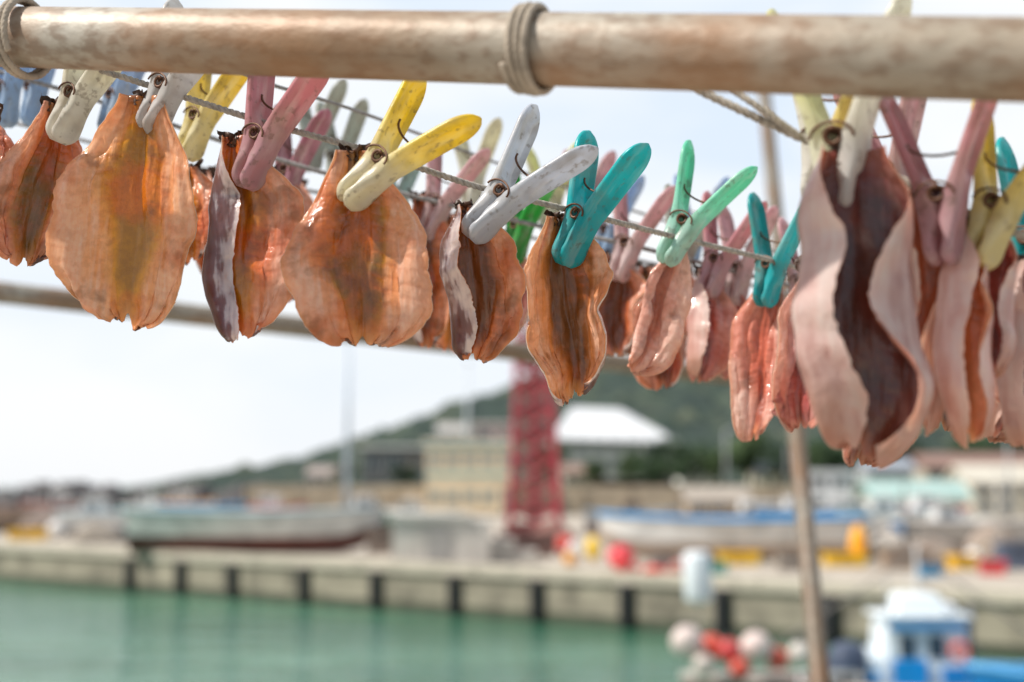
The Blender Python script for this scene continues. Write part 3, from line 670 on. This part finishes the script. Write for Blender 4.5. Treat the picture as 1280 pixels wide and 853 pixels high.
def boat(name,label,base,length,beam,height,rz,hullc,bottomc,railc,cabin=None,deckc=(.45,.43,.38),mast=0,flip=False,group='boats hauled out on the quay',cwin=True,thwarts=True):
    root=thing(name,label,'boat',base,rz,group); sg=-1 if flip else 1
    n=22
    def sec(t):
        bw=beam/2*(.72+.28*math.sin(PI*min(1,t*1.1)))*(1-max(0,(t-.5)/.5)**2.4)+.03
        sh=height*(1+.45*max(0,t-.45)**1.6+.10*(1-t)**2); kl=height*.55*max(0,(t-.8)/.2)**2
        x=sg*(t-.5)*length
        return x,bw,sh,kl
    zf=.42
    def prof_(t,part):
        x,bw,sh,kl=sec(t); zm=kl+(sh-kl)*zf
        if part=='bottom': return [Vector((x,-bw*.86,zm)),Vector((x,-bw*.5,kl+.1*(zm-kl))),Vector((x,0,kl)),Vector((x,bw*.5,kl+.1*(zm-kl))),Vector((x,bw*.86,zm))]
        return [Vector((x,-bw,sh)),Vector((x,-bw*.95,(sh+zm)/2)),Vector((x,-bw*.86,zm)),Vector((x,bw*.86,zm)),Vector((x,bw*.95,(sh+zm)/2)),Vector((x,bw,sh)),Vector((x,bw*.9,sh)),Vector((x,bw*.82,zm+.05)),Vector((x,-bw*.82,zm+.05)),Vector((x,-bw*.9,sh))]
    m=MB(); m.loft([prof_(k/n,'top') for k in range(n+1)]); m.build('hull',mat(hullc,.45,.3,1.1),root,False)
    m=MB(); m.loft([prof_(k/n,'bottom') for k in range(n+1)]); m.build('bottom_paint',mat(bottomc,.7,.35,1),root,False)
    m=MB(); pl=[];pr=[]
    for k in range(n+1): x,bw,sh,kl=sec(k/n); pl.append((x,-bw-.02,sh+.03)); pr.append((x,bw+.02,sh+.03))
    m.tube(pl+pr[::-1],.085,8,closed=True); m.build('rub_rail',mat(railc,.5,.2,1),root,True)
    d=MB(); vs=[]; 
    for k in range(n+1):
        x,bw,sh,kl=sec(k/n); zz=kl+(sh-kl)*.72; vs+= [(x,-bw*.86,zz),(x,bw*.86,zz)]
    d.add(vs,[(2*k,2*k+1,2*k+3,2*k+2) for k in range(n)]); d.build('deck',mat(deckc,.8,.2,1.5),root)
    if thwarts:
        for t in (.25,.62):
            x,bw,sh,kl=sec(t); q=MB(); q.box(x-.15,x+.15,-bw*.92,bw*.92,sh-.12,sh-.04); q.build('thwart',mat((.38,.28,.18),.8,.2,2),root)
    if cabin:
        t,cl,cw,ch,cc,lc=cabin; x,bw,sh,kl=sec(t); z0=sh*.72
        c=MB(); c.loft([[Vector((x+sx*cl/2*e,sy*cw/2*e,z0+zz)) for sx,sy in((-1,-1),(1,-1),(1,1),(-1,1))] for zz,e in ((ch*.42,1),(ch*.9,.93),(ch,.82))]); co=c.build('cabin',mat(cc,.4,.2,3),root)
        c=MB(); c.box(x-cl/2-.03,x+cl/2+.03,-cw/2-.03,cw/2+.03,z0-.4,z0+ch*.42-.003); c.build('cabin_base',mat(lc,.4,.3,3),root)
        c=MB(); c.box(x-cl/2-.05,x+cl/2+.05,-cw/2-.08,cw/2+.08,z0+ch+.003,z0+ch+.07); c.build('cabin_roof',mat(cc,.4,.1,1),root)
        for sx in (-.24,.10):
            g=MB(); g.box(x+sx*cl-cl*.095,x+sx*cl+cl*.095,-cw/2-.02,-cw/2*.93,z0+ch*.54,z0+ch*.80); g.build('cabin_window',GLASS,root)
    if mast:
        x,bw,sh,kl=sec(.55 if not cabin else cabin[0]); q=MB(); q.tube([(x,0,sh*.6),(x,0,sh+mast)],[.05,.03],8); q.tube([(x-.4,0,sh+mast*.75),(x+.4,0,sh+mast*.75)],.02,6)
        q.build('mast',mat((.6,.6,.6),.4,.1,2),root,True)
    return root
def onq(px,Y): q=at(px,640,Y); return Vector((q.x,Y,1.83))
b=onq(322,66.5); boat('wooden_boat','long pale boat with dark red bottom standing on the quay at left',b,11.8,2.7,1.75,-.05,(.70,.68,.63),(.14,.05,.04),(.36,.46,.50))
b=onq(915,60.5); boat('wooden_boat','long white boat with blue rail on yellow blocks at right of centre',b,11.2,2.6,1.6,-.03,(.76,.75,.72),(.46,.36,.29),(.05,.32,.68),flip=True,deckc=(.10,.25,.42))
SB=[('small white boat with pale blue cabin far left on the quay',130,88,5.5,1.3,.1,(.76,.76,.74),(.15,.16,.2),(.5,.6,.65),(.4,1.5,1.3,1.3,(.82,.83,.82),(.35,.5,.6)),1.5),
('brown wooden boat at the far left edge of the quay',35,95,6.5,1.5,-.1,(.30,.22,.17),(.1,.07,.06),(.2,.12,.1),None,1),
('boat with a bright blue rail behind the long pale boat',255,100,6,1.5,.15,(.18,.20,.24),(.1,.1,.12),(.04,.32,.62),None,0),
('dark red and white boat behind the bow of the long pale boat',345,105,5,1.4,-.2,(.72,.64,.60),(.3,.05,.05),(.45,.08,.07),(.4,1.3,1.2,1.2,(.8,.8,.8),(.4,.1,.1)),1),
('grey-brown boat on the quay at the right edge',1225,66,6.5,1.3,.1,(.50,.46,.42),(.25,.2,.17),(.5,.46,.42),None,0),
('white boat with a dark bottom between the leaning post and the shed',1120,82,6.5,1.5,-.15,(.72,.72,.70),(.15,.12,.12),(.30,.45,.50),(.4,1.6,1.4,1.2,(.76,.78,.78),(.25,.32,.36)),1.5),
('small dark boat with a white cabin left of the cream building',465,98,5.5,1.3,.2,(.16,.20,.24),(.1,.07,.07),(.5,.5,.48),(.4,1.5,1.3,1.3,(.80,.80,.78),(.2,.25,.3)),1.4),
('little turquoise boat far behind the left float',190,112,5,1.3,-.3,(.20,.48,.52),(.12,.1,.1),(.6,.6,.58),(.45,1.2,1.1,1.2,(.78,.78,.76),(.2,.4,.42)),1.6),
('pale boat with a reddish rail far left under the horizon',75,118,6,1.4,.2,(.70,.68,.66),(.2,.1,.1),(.42,.12,.08),(.5,1.4,1.2,1.4,(.78,.78,.76),(.3,.3,.3)),2),
('blue boat right of the white van behind the leaning post',1000,96,6,1.4,.12,(.06,.26,.56),(.3,.1,.08),(.6,.6,.6),(.45,1.4,1.2,1.2,(.78,.80,.82),(.1,.2,.4)),1.3),
('grey boat with a brown cabin right of the tower foot',790,92,6,1.3,-.1,(.36,.37,.38),(.2,.12,.1),(.2,.3,.4),(.5,1.4,1.2,1.1,(.40,.30,.22),(.25,.2,.16)),0),
('small boat with a blue hull right of the brown crate',1180,72,5,1.2,.1,(.05,.26,.56),(.4,.1,.08),(.7,.7,.68),(.5,1.2,1.1,1.1,(.80,.80,.78),(.1,.2,.4)),1.5),
('white and orange boat far behind the long pale boat at its stern',225,124,6,1.5,.1,(.80,.78,.74),(.5,.2,.08),(.75,.35,.08),(.5,1.6,1.3,1.4,(.82,.82,.80),(.7,.35,.1)),2.2),
('dark green boat behind the concrete block house',520,90,5.5,1.3,-.2,(.06,.16,.12),(.2,.08,.06),(.6,.6,.56),(.45,1.3,1.2,1.1,(.70,.68,.62),(.1,.2,.15)),1.2),
('white boat with a red rail right of the orange float',1160,92,6,1.4,.2,(.80,.80,.78),(.3,.06,.05),(.6,.08,.06),(.45,1.5,1.2,1.3,(.82,.84,.84),(.3,.5,.6)),1.8),
('pale wooden boat hull behind the blue-railed boat',880,84,6,1.3,.1,(.58,.50,.40),(.25,.2,.16),(.4,.3,.2),None,0)]
for lb,px,Y,ln,hh,rz_,hc,bc,rc,cab,ms in SB: boat('small_boat',lb,onq(px,Y),ln,2.1,hh,rz_,hc,bc,rc,cabin=cab,mast=ms)
def pole(name,label,px,yt,yb,Y,r,col,arm=0,cat='pole'):
    a=at(px,yb,Y); t=at(px,yt,Y); root=thing(name,label,cat,a); h=t.z-a.z
    m=MB(); m.tube([(0,0,0),(0,0,h*.5),(0,0,h)],[r,r*.8,r*.55],8); m.build('pole_shaft',mat(col,.5,.1,1),root,True)
    if arm:
        m=MB(); m.tube([(0,0,h),(arm*.6,0,h+.3),(arm,0,h+.3)],r*.5,6); m.build('arm',mat(col,.5,.1,1),root)
        m=MB(); m.box(arm-.1,arm+.7,-.2,.2,h+.2,h+.4); m.build('lamp_head',mat((.6,.6,.6),.4,.1,1),root)
    else:
        m=MB(); m.sphere((0,0,h+r),r*1.2); m.build('cap',mat(col,.5,.1,1),root,True)
    return root
pole('flag_pole','tall pale bluish pole left of the small dark house',433,425,648,100,.24,(.50,.58,.66))
pole('flag_pole','thin pale pole above the cream building',584,455,600,160,.22,(.6,.64,.68))
pole('street_lamp','street lamp on the terrace right of the white hall',908,538,612,152,.16,(.4,.42,.44),1.5,'street lamp')
pole('street_lamp','street lamp near the right edge of the picture',1263,540,650,110,.13,(.4,.42,.44),-1.2,'street lamp')
pole('street_lamp','street lamp behind the leaning post',985,560,612,153,.13,(.4,.42,.44),1.2,'street lamp')
pole('boat_pole','thin dark pole standing behind the yellow crate at right',1133,610,705,58,.07,(.15,.13,.12))
pole('boat_pole','thin pale pole beside the dark blue crate',1250,590,712,56,.07,(.55,.52,.48))
def buoy(px,Y,r,col,label,sx=1,sz=1,z=1.8):
    q=onq(px,Y); root=thing('float_buoy',label,'buoy',(q.x,Y,z),0,'floats lying about the harbour')
    m=MB(); m.sphere((0,0,r*sz),r,sx,sx,sz); m.build('float_body',mat(col,.35,.2,2),root,True)
    m=MB(); m.tube([(r*.16*math.cos(k*PI/6),0,r*sz*2+r*.12+r*.16*math.sin(k*PI/6)) for k in range(12)],r*.06,6,closed=True); m.build('eyelet',mat((.15,.15,.15),.5,.2,2),root,True)
buoy(776,54.5,.48,(.70,.04,.06),'big red float in front of the bow of the blue-railed boat',1.1,.95)
buoy(741,60,.32,(.95,.62,.04),'yellow float at the bow of the blue-railed boat',1,1.6)
buoy(718,58,.30,(.82,.80,.76),'white float between the red tower and the yellow float',1,1.5)
buoy(706,66,.42,(.72,.07,.05),'small red float at the foot of the red tower',1.2,1)
buoy(712,56.5,.26,(.9,.40,.03),'orange float below the white one near the tower')
buoy(1072,57,.40,(.95,.44,.03),'tall orange float at the stern of the blue-railed boat',.9,2.0)
buoy(300,110,.8,(.6,.08,.06),'red float far behind the long pale boat')
buoy(428,72,.50,(.80,.80,.80),'white drum-like float beside the end of the long pale boat',1,1.3)
buoy(1168,60,.35,(.70,.06,.05),'red float on the quay left of the grey-brown boat')
buoy(1215,57,.32,(.86,.84,.80),'white float in front of the grey-brown boat')
buoy(70,84,.5,(.82,.80,.78),'white float at the far left beside the yellow crate')
buoy(195,80,.5,(.85,.32,.05),'orange float left of the long pale boat')
kx=along(s_at(772),.3,1.925); buoy_=thing('net_float','red float on the kerb left of the white marker','buoy',kx,0,'floats on the kerb')
m=MB(); m.sphere((0,0,.30),.30,1.1,1,1); m.build('float_body',mat((.75,.05,.05),.5,.2,2),buoy_,True)
m=MB(); m.sphere((.45,0,.14),.14); m.build('float_knob',mat((.75,.05,.05),.5,.2,2),buoy_,True)
kx=along(s_at(812),.3,1.925); buoy_=thing('net_float','flattened red bag-like float on the kerb nearer the white marker','buoy',kx,0,'floats on the kerb')
m=MB(); m.sphere((0,0,.14),.32,1,.7,.42); m.build('float_body',mat((.75,.06,.04),.6,.2,2),buoy_,True)
m=MB(); m.sphere((-.3,0,.1),.1); m.build('float_knob',mat((.65,.05,.05),.5,.2,2),buoy_,True)
def crate(px,Y,w,h,col,label,rz=0,z=1.8,dp=None):
    q=onq(px,Y); root=thing('fish_crate',label,'crate',(q.x,Y,z),rz,'plastic crates on the quay'); dp=dp or w*.6
    m=MB(); rings=[]
    for zz,e in ((0,.9),(h*.9,1),(h*.9,1.06),(h,1.06),(h,.95),(h*.15,.86)): rings.append([Vector((sx*w/2*e,sy*dp/2*e,zz)) for sx,sy in((-1,-1),(1,-1),(1,1),(-1,1))])
    m.loft(rings); m.build('crate_body',mat(col,.45,.25,2),root)
    m=MB(); m.box(-w*.15,w*.15,-dp/2*1.09,-dp/2*1.065,h*.6,h*.8); m.build('handle',mat(tuple(c*.4 for c in col),.5,.1,2),root)
crate(922,57.2,1.6,.5,(.95,.58,.03),'yellow crate under the middle of the blue-railed boat')
crate(1054,56.2,1.6,.5,(.95,.58,.03),'yellow crate under the stern of the blue-railed boat')
crate(36,82,2.0,.6,(.90,.54,.05),'yellow crate at the far left of the quay')
crate(590,62,1.4,1.2,(.36,.16,.11),'dark brown crate right of the concrete block')
crate(1200,54,1.0,.55,(.95,.55,.05),'yellow crate on the quay above the cabin boat',.3)
crate(1238,51,.9,.5,(.70,.07,.08),'red crate on the quay right of the yellow one',-.2)
crate(1268,54,1.4,1.0,(.12,.15,.22),'dark blue crate at the right edge of the quay')
crate(1130,54,1.8,.8,(.36,.27,.21),'brown crate left of the yellow one above the cabin boat')
crate(990,53,1.2,.7,(.35,.30,.26),'brown crate behind the leaning post')
crate(660,64,2.6,1.0,(.18,.10,.09),'long dark crate at the foot of the red tower')
crate(835,53.5,1.3,.55,(.28,.26,.25),'grey crate in front of the blue-railed boat')
crate(478,66,1.4,1.3,(.22,.17,.14),'dark crate at the end of the long pale boat')
crate(1160,50,.8,.4,(.05,.30,.55),'small blue crate left of the yellow one near the kerb')
crate(890,51.5,1.0,.4,(.05,.34,.30),'green crate near the kerb right of the low reddish heap')
def heap(px,Y,w,h,col,label,cat='net'):
    q=onq(px,Y); root=thing('net_heap',label,cat,(q.x,Y,1.8),0,'heaps of nets and gear on the quay'); sd=px*.13
    m=MB(); rings=[]
    for k in range(9):
        t=k/8; e=math.cos(t*PI/2)**.6+.03
        rings.append([Vector((w/2*e*math.cos(a)*(1+.3*nz(math.cos(a)*2,t*3,sd)),w*.35*e*math.sin(a)*(1+.3*nz(math.sin(a)*2,t*3,sd+4)),h*t*(1+.25*nz(a,t,sd)))) for a in [2*PI*i/20 for i in range(20)]])
    m.loft(rings); m.build('net_pile',mat(col,.9,.5,5,0,.05),root,True)
    m=MB(); m.tube([(w*.42*math.cos(a),-w*.36+.04*math.sin(3*a),.05+h*.5*(1+math.sin(a))*.5) for a in [PI*(.1+.8*i/12) for i in range(13)]],.04,6); m.build('rope_coil',mat((.5,.45,.35),.9,.3,5),root,True)
for a in [(560,60,2.2,.9,(.26,.15,.10),'brown net heap in front of the concrete steps'),(1010,62,2.6,1.2,(.20,.22,.20),'grey-green net heap behind the leaning post'),(1165,56,2.6,1.1,(.30,.24,.20),'brown net heap between the brown and yellow crates'),
          (1110,62,2.4,1.2,(.42,.38,.34),'pale net heap right of the orange float'),(1240,60,2.6,1.5,(.34,.27,.22),'large brown heap by the right edge'),(860,52,1.8,.5,(.35,.12,.10),'low reddish net heap left of the yellow crate'),
          (120,78,3.0,1.2,(.32,.28,.24),'grey-brown net heap at left of the long pale boat'),(60,90,3.5,1.7,(.22,.17,.15),'dark heap behind the far left yellow crate'),(690,75,2.6,1.2,(.25,.12,.10),'dark red heap at the right foot of the tower'),
          (395,84,3,1.6,(.30,.30,.32),'grey heap behind the right half of the long pale boat'),(250,76,2.6,.9,(.12,.11,.12),'black heap under the long pale boat'),(800,66,3,1.0,(.20,.16,.14),'dark brown heap under the bow of the blue-railed boat')]: heap(*a)
def van(px,Y,label,col):
    q=onq(px,Y); root=thing('parked_van',label,'van',(q.x,Y,1.8),0)
    m=MB(); rings=[]
    for y in (-.75,-.7,.7,.75):
        e=.96 if abs(y)>.72 else 1
        rings.append([Vector((x*e,y,z)) for x,z in ((-1.65,.35),(1.65,.35),(1.68,.95),(1.45,1.15),(1.1,1.85),(-1.6,1.88),(-1.68,1.0))])
    m.loft(rings); m.build('body',mat(col,.35,.05,1),root)
    for x in(-1.05,1.05):
        for y in(-.72,.72):
            t=MB(); t.tube([(x,y-.09,.3),(x,y+.09,.3)],.3,16); t.build('wheel',RUB,root,True)
    for x0,x1 in((-1.4,-.5),(-.4,.45),(.55,1.15)):
        g=MB(); g.box(x0,x1,-.765,-.753,1.15,1.65); g.build('side_window',GLASS,root)
van(952,110,'white van parked left of the narrow white hut',(.82,.84,.86)); van(1060,112,'pale grey van parked in front of the narrow white hut',(.58,.61,.63))

# moored boats lower right
mb_=at(1165,850,30.5); 
cbt=boat('fishing_boat','moored fishing boat with white and blue cabin in the lower right corner',(mb_.x,30.5,-.25),10.5,2.6,1.02,.0,(.34,.20,.17),(.10,.05,.05),(.50,.45,.41),cabin=(.525,1.75,1.4,1.72,(.84,.90,.95),(.62,.74,.86)),flip=True,mast=2.9,group='boats moored in the harbour',thwarts=False)
xc=-.025*10.5; Z=.98*.72
q=MB(); q.loft([[Vector((xc-.05+sx*.50*e,sy*.5*e,Z+1.80+zz)) for sx,sy in((-1,-1),(1,-1),(1,1),(-1,1))] for zz,e in ((0,1),(.36,.86),(.44,.7))]); q.build('upper_house',mat((.84,.90,.95),.4,.15,3),cbt)
q=MB(); q.loft([[Vector((xc-1.22+sx*.32*e,sy*.55*e,Z+zz)) for sx,sy in((-1,-1),(1,-1),(1,1),(-1,1))] for zz,e in ((-.3,1),(.95,.95),(1.1,.7))]); q.build('side_locker',mat((.78,.86,.93),.4,.2,3),cbt)
q=MB(); q.box(xc-.74,xc-.05,-.78,-.735,Z-.1,Z+.95); q.build('blue_panel',mat((.01,.34,.85),.3,.15,3),cbt)
q=MB(); q.box(xc+.28,xc+.80,-.78,-.735,Z-.1,Z+.80); q.build('blue_panel',mat((.02,.28,.72),.3,.15,3),cbt)
q=MB(); q.box(xc-1.45,xc-1.0,-.60,-.56,Z-.1,Z+.7); q.build('blue_panel',mat((.03,.34,.74),.3,.15,3),cbt)
q=MB(); q.box(xc-.80,xc+.80,-.775,-.735,Z+1.56,Z+1.68); q.build('blue_stripe',mat((.04,.30,.66),.3,.15,3),cbt)
q=MB(); q.box(xc+1.1,xc+1.9,-.6,.5,Z-.2,Z+.75); q.build('engine_box',mat((.05,.18,.42),.5,.3,3),cbt)
q=MB(); q.box(xc+1.2,xc+1.6,-.68,-.62,Z+.1,Z+.5); q.build('life_ring_box',mat((.80,.20,.05),.5,.3,3),cbt)
q=MB(); q.tube([(xc+.62+.16*math.cos(k*PI/8),-.80,Z+1.12+.16*math.sin(k*PI/8)) for k in range(16)],.045,6,closed=True); q.build('life_ring',mat((.85,.12,.06),.5,.2,3),cbt,True)
q=MB()
for x in (-1.8,-2.4,-3.0,1.3,2.1): q.tube([(x,-1.15,.9),(x,-1.15,1.45)],.03,6)
q.tube([(-3.0,-1.15,1.45),(-1.8,-1.15,1.45)],.03,6); q.tube([(1.3,-1.15,1.45),(2.1,-1.15,1.45)],.03,6); q.build('hand_rail',mat((.6,.62,.64),.4,.1,2),cbt,True)
q=MB(); q.tube([(xc,0,3.8),(xc-3.8,0,1.35)],.025,5); q.tube([(xc,0,3.8),(xc+3.6,0,1.2)],.025,5); q.tube([(xc,0,3.3),(xc+1.4,0,1.6)],.025,5); q.build('rigging',mat((.25,.22,.2),.6,.1,2),cbt)
q=MB(); q.sphere((xc+.55,-.2,Z+1.95),.2,1,1,.6); q.build('radar_dome',mat((.80,.82,.84),.4,.1,2),cbt,True)
q=MB(); q.tube([(xc+1.0,-.2,1.0),(xc+1.05,-.2,2.7)],.07,8); q.build('exhaust_pipe',mat((.10,.10,.12),.4,.2,2),cbt,True)
q=MB(); q.tube([(xc-.7,-.4,Z+1.7),(xc-.75,-.4,Z+2.6)],.03,6); q.build('aerial',mat((.3,.3,.3),.4,.1,2),cbt,True)
m2_=at(1290,850,29); boat('fishing_boat','bright blue boat cut off by the lower right corner',(m2_.x+.9,28,-.2),5.2,2.2,1.45,.15,(.02,.28,.74),(.5,.08,.06),(.10,.40,.78),cabin=(.3,1.3,1.2,1.0,(.30,.33,.36),(.5,.1,.1)),flip=True,group='boats moored in the harbour')
def f3(px,py,Y,r,col,label,sz=1):
    q=at(px,py,Y); root=thing('net_float',label,'buoy',(q.x,Y,q.z-r*sz),0,'floats piled on the bow of the moored boat')
    m=MB(); m.sphere((0,0,r*sz),r,1,1,sz); m.build('float_body',mat(col,.4,.25,3),root,True)
    m=MB(); m.tube([(r*.2*math.cos(k*PI/6),0,r*sz*2+r*.15+r*.2*math.sin(k*PI/6)) for k in range(12)],r*.07,6,closed=True); m.build('eyelet',mat((.15,.15,.15),.5,.2,2),root,True)
f3(859,803,29.6,.34,(.66,.54,.50),'large off-white float, leftmost on the bow of the moored boat')
f3(889,808,30.0,.25,(.75,.09,.05),'orange-red float beside the leftmost white one')
f3(912,814,29.4,.25,(.60,.05,.05),'dark red float in the middle of the float pile')
f3(945,810,29.7,.33,(.72,.58,.54),'second large off-white float, right of the red ones')
f3(972,824,29.9,.24,(.72,.12,.08),'small red float at the right end of the float pile')
f3(880,832,29.2,.23,(.58,.50,.45),'small white float at the bottom of the pile')
f3(925,836,29.1,.21,(.66,.08,.05),'small red float at the bottom of the pile')
f3(1000,817,29.8,.24,(.66,.60,.55),'pale float between the float pile and the covered drum')
q=at(1060,838,30.2); t=thing('covered_drum','dark blue tarpaulin-covered drum on the moored boat deck','drum',(q.x,30.2,.62))
m=MB(); rings=[]
for z,e in ((0,.40),(.15,.45),(.5,.44),(.8,.42),(1.0,.34),(1.1,.16)): rings.append([Vector((math.cos(a)*e*(1+.05*math.sin(5*a+z*3)),math.sin(a)*e*(1+.05*math.sin(5*a)),z)) for a in [2*PI*k/24 for k in range(24)]])
m.loft(rings); m.build('tarpaulin',mat((.05,.07,.12),.6,.3,3),t,True)
m=MB(); m.tube([(.47*math.cos(2*PI*k/20),.47*math.sin(2*PI*k/20),.45) for k in range(20)],.03,6,closed=True); m.build('lashing',mat((.4,.36,.3),.8,.2,3),t,True)
q=at(880,835,31.5); t=thing('marker_float','white cylindrical float on a leaning pole above the float pile','marker',(q.x,31.5,.5))
top=at(870,690,31.5)-Vector((q.x,31.5,.5)); dn=top.normalized()
m=MB(); m.tube([(0,0,0),tuple(top)],.035,8); m.build('pole_shaft',mat((.4,.35,.3),.6,.2,3),t,True)
c0=top-dn*1.10; m=MB(); m.tube([c0,c0+dn*.06,c0+dn*.1,c0+dn*1.0,c0+dn*1.06,c0+dn*1.1],[.2,.28,.30,.30,.28,.2],18); m.build('float_body',mat((.80,.84,.88),.5,.08,2),t,True)

# ---------- trees
LEAF=[mat((.04,.08,.028),.8,.5,.6),mat((.065,.11,.035),.8,.5,.6),mat((.03,.06,.028),.8,.5,.6)]
BARK=mat((.10,.07,.05),.9,.3,2)
def tree(px,yt,yb,Y,wpx,i,label):
    rnd=random.Random(i*13+5)
    a=at(px,yb,Y); h=at(px,yt,Y).z-a.z; w=wpx/FP*Y
    root=thing('tree',label,'tree',a,0,'trees at the foot of the hill')
    m=MB(); m.tube([(0,0,-.3),(.1,0,h*.3),(0,0,h*.7)],[h*.045,h*.03,h*.012],7)
    for k in range(5):
        an=rnd.random()*6.28; m.tube([(0.05,0,h*(.3+.07*k)),(math.cos(an)*w*.3,math.sin(an)*w*.3,h*(.5+.07*k))],[h*.015,h*.005],5)
    m.build('trunk',BARK,root,True)
    cr=MB(); cl=[(Vector((rnd.uniform(-.36,.36)*w,rnd.uniform(-.36,.36)*w,h*rnd.uniform(.30,.88))),rnd.uniform(.14,.26)*w) for _ in range(15)]
    vs=[];fs=[]
    for c,r in cl:
        for _ in range(110):
            d=Vector((rnd.gauss(0,1),rnd.gauss(0,1),rnd.gauss(0,.8))).normalized()*r*rnd.uniform(.5,1.1)
            p=c+d; s_=.032*w*rnd.uniform(.7,1.5); u=Vector((rnd.gauss(0,1),rnd.gauss(0,1),rnd.gauss(0,1))).normalized(); v=u.orthogonal().normalized()
            o=len(vs); vs+=[p+u*s_,p+v*s_,p-u*s_,p-v*s_]; fs.append((o,o+1,o+2,o+3))
    cr.add(vs,fs); cr.build('crown',LEAF[i%3],root)
tl=[(690,556,606,185,40,'tree left of the white hall'),(790,566,606,170,46,'tree in front of the white hall entrance'),(832,550,608,165,56,'broad tree at the right end of the white hall'),
(868,550,608,160,56,'tree left of the terrace lamp'),(940,540,608,165,70,'broad tree right of the terrace lamp'),(980,548,610,160,54,'small tree behind the leaning post'),(1040,548,606,175,60,'tree behind the narrow white hut'),
(1075,556,606,180,50,'tree right behind the narrow white hut'),(1130,548,604,185,66,'tree above the turquoise shed'),(1215,545,600,190,70,'tree above the reddish-brown roof'),(745,574,606,165,30,'small tree in front of the middle of the hall'),
(505,580,608,160,34,'small tree right of the small dark house'),(432,583,608,165,30,'small tree left of the small dark house'),(900,560,609,156,50,'low bushy tree beside the terrace lamp'),(1280,545,600,190,60,'tree at the right edge of the hill'),
(815,574,610,156,44,'bushy dark tree low before the right end of the hall'),(1010,556,608,168,56,'dark tree just left of the narrow white hut')]
for i,a in enumerate(tl): tree(*a[:5],i,a[5])

# ---------- world, sun, camera
W=bpy.data.worlds.new('World'); sc.world=W; W.use_nodes=True; nt=W.node_tree
bg=nt.nodes['Background']; sky=nt.nodes.new('ShaderNodeTexSky'); sky.sky_type='NISHITA'; sky.sun_disc=False
SE,SA=R(50),R(-104)
sky.sun_elevation=SE; sky.sun_rotation=SA; sky.air_density=1; sky.dust_density=2.5
L(nt,sky.outputs[0],bg.inputs[0]); bg.inputs[1].default_value=.10
tc=nt.nodes.new('ShaderNodeTexCoord'); mp=nt.nodes.new('ShaderNodeMapping'); mp.inputs['Scale'].default_value=(1,1,3.2); L(nt,tc.outputs['Generated'],mp.inputs[0])
n=nt.nodes.new('ShaderNodeTexNoise'); n.inputs['Scale'].default_value=3.0; n.inputs['Detail'].default_value=5; n.inputs['Distortion'].default_value=.4; L(nt,mp.outputs[0],n.inputs['Vector'])
c=ramp(nt,n.outputs[0],[(.35,(.76,.86,.99)),(.5,(.92,.96,1.0)),(.62,(1,1,1))]).outputs[0]
sx=nt.nodes.new('ShaderNodeSeparateXYZ'); L(nt,tc.outputs['Generated'],sx.inputs[0])
hf=ramp(nt,sx.outputs[2],[(.0,(1,1,1)),(.22,(.0,.0,.0))]).outputs[0]
c=mixc(nt,mth(nt,'MULTIPLY',hf,.80),c,(.96,.98,1))
# the part of the sky behind the photographer is clearer and darker
by=ramp(nt,mth(nt,'ADD',mth(nt,'MULTIPLY',sx.outputs[1],.5),.5),[(.15,(.40,.45,.50)),(.74,(1,1,1))]).outputs[0]
c=mixc(nt,1.0,c,by,'MULTIPLY')
b2=nt.nodes.new('ShaderNodeBackground'); L(nt,c,b2.inputs[0]); b2.inputs[1].default_value=1.10
mx=nt.nodes.new('ShaderNodeMixShader'); mx.inputs[0].default_value=.9
L(nt,bg.outputs[0],mx.inputs[1]); L(nt,b2.outputs[0],mx.inputs[2]); L(nt,mx.outputs[0],nt.nodes['World Output'].inputs[0])
sd=bpy.data.lights.new('sun','SUN'); sd.energy=5.0; sd.angle=R(1.0); sd.color=(1,.94,.86)
so=bpy.data.objects.new('sun',sd); C.objects.link(so)
dirv=Vector((math.sin(SA)*math.cos(SE),math.cos(SA)*math.cos(SE),math.sin(SE)))
so.rotation_euler=dirv.to_track_quat('Z','Y').to_euler()
cd=bpy.data.cameras.new('camera'); co=bpy.data.objects.new('camera',cd); C.objects.link(co)
co.location=CAM; co.rotation_euler=(PI/2+PITCH,0,0); cd.lens=50; cd.sensor_width=36; cd.clip_start=.02; cd.clip_end=8000
cd.dof.use_dof=True; cd.dof.focus_distance=.86; cd.dof.aperture_fstop=4.8
sc.camera=co
sc.view_settings.view_transform='Standard'; sc.view_settings.look='None'; sc.view_settings.exposure=0
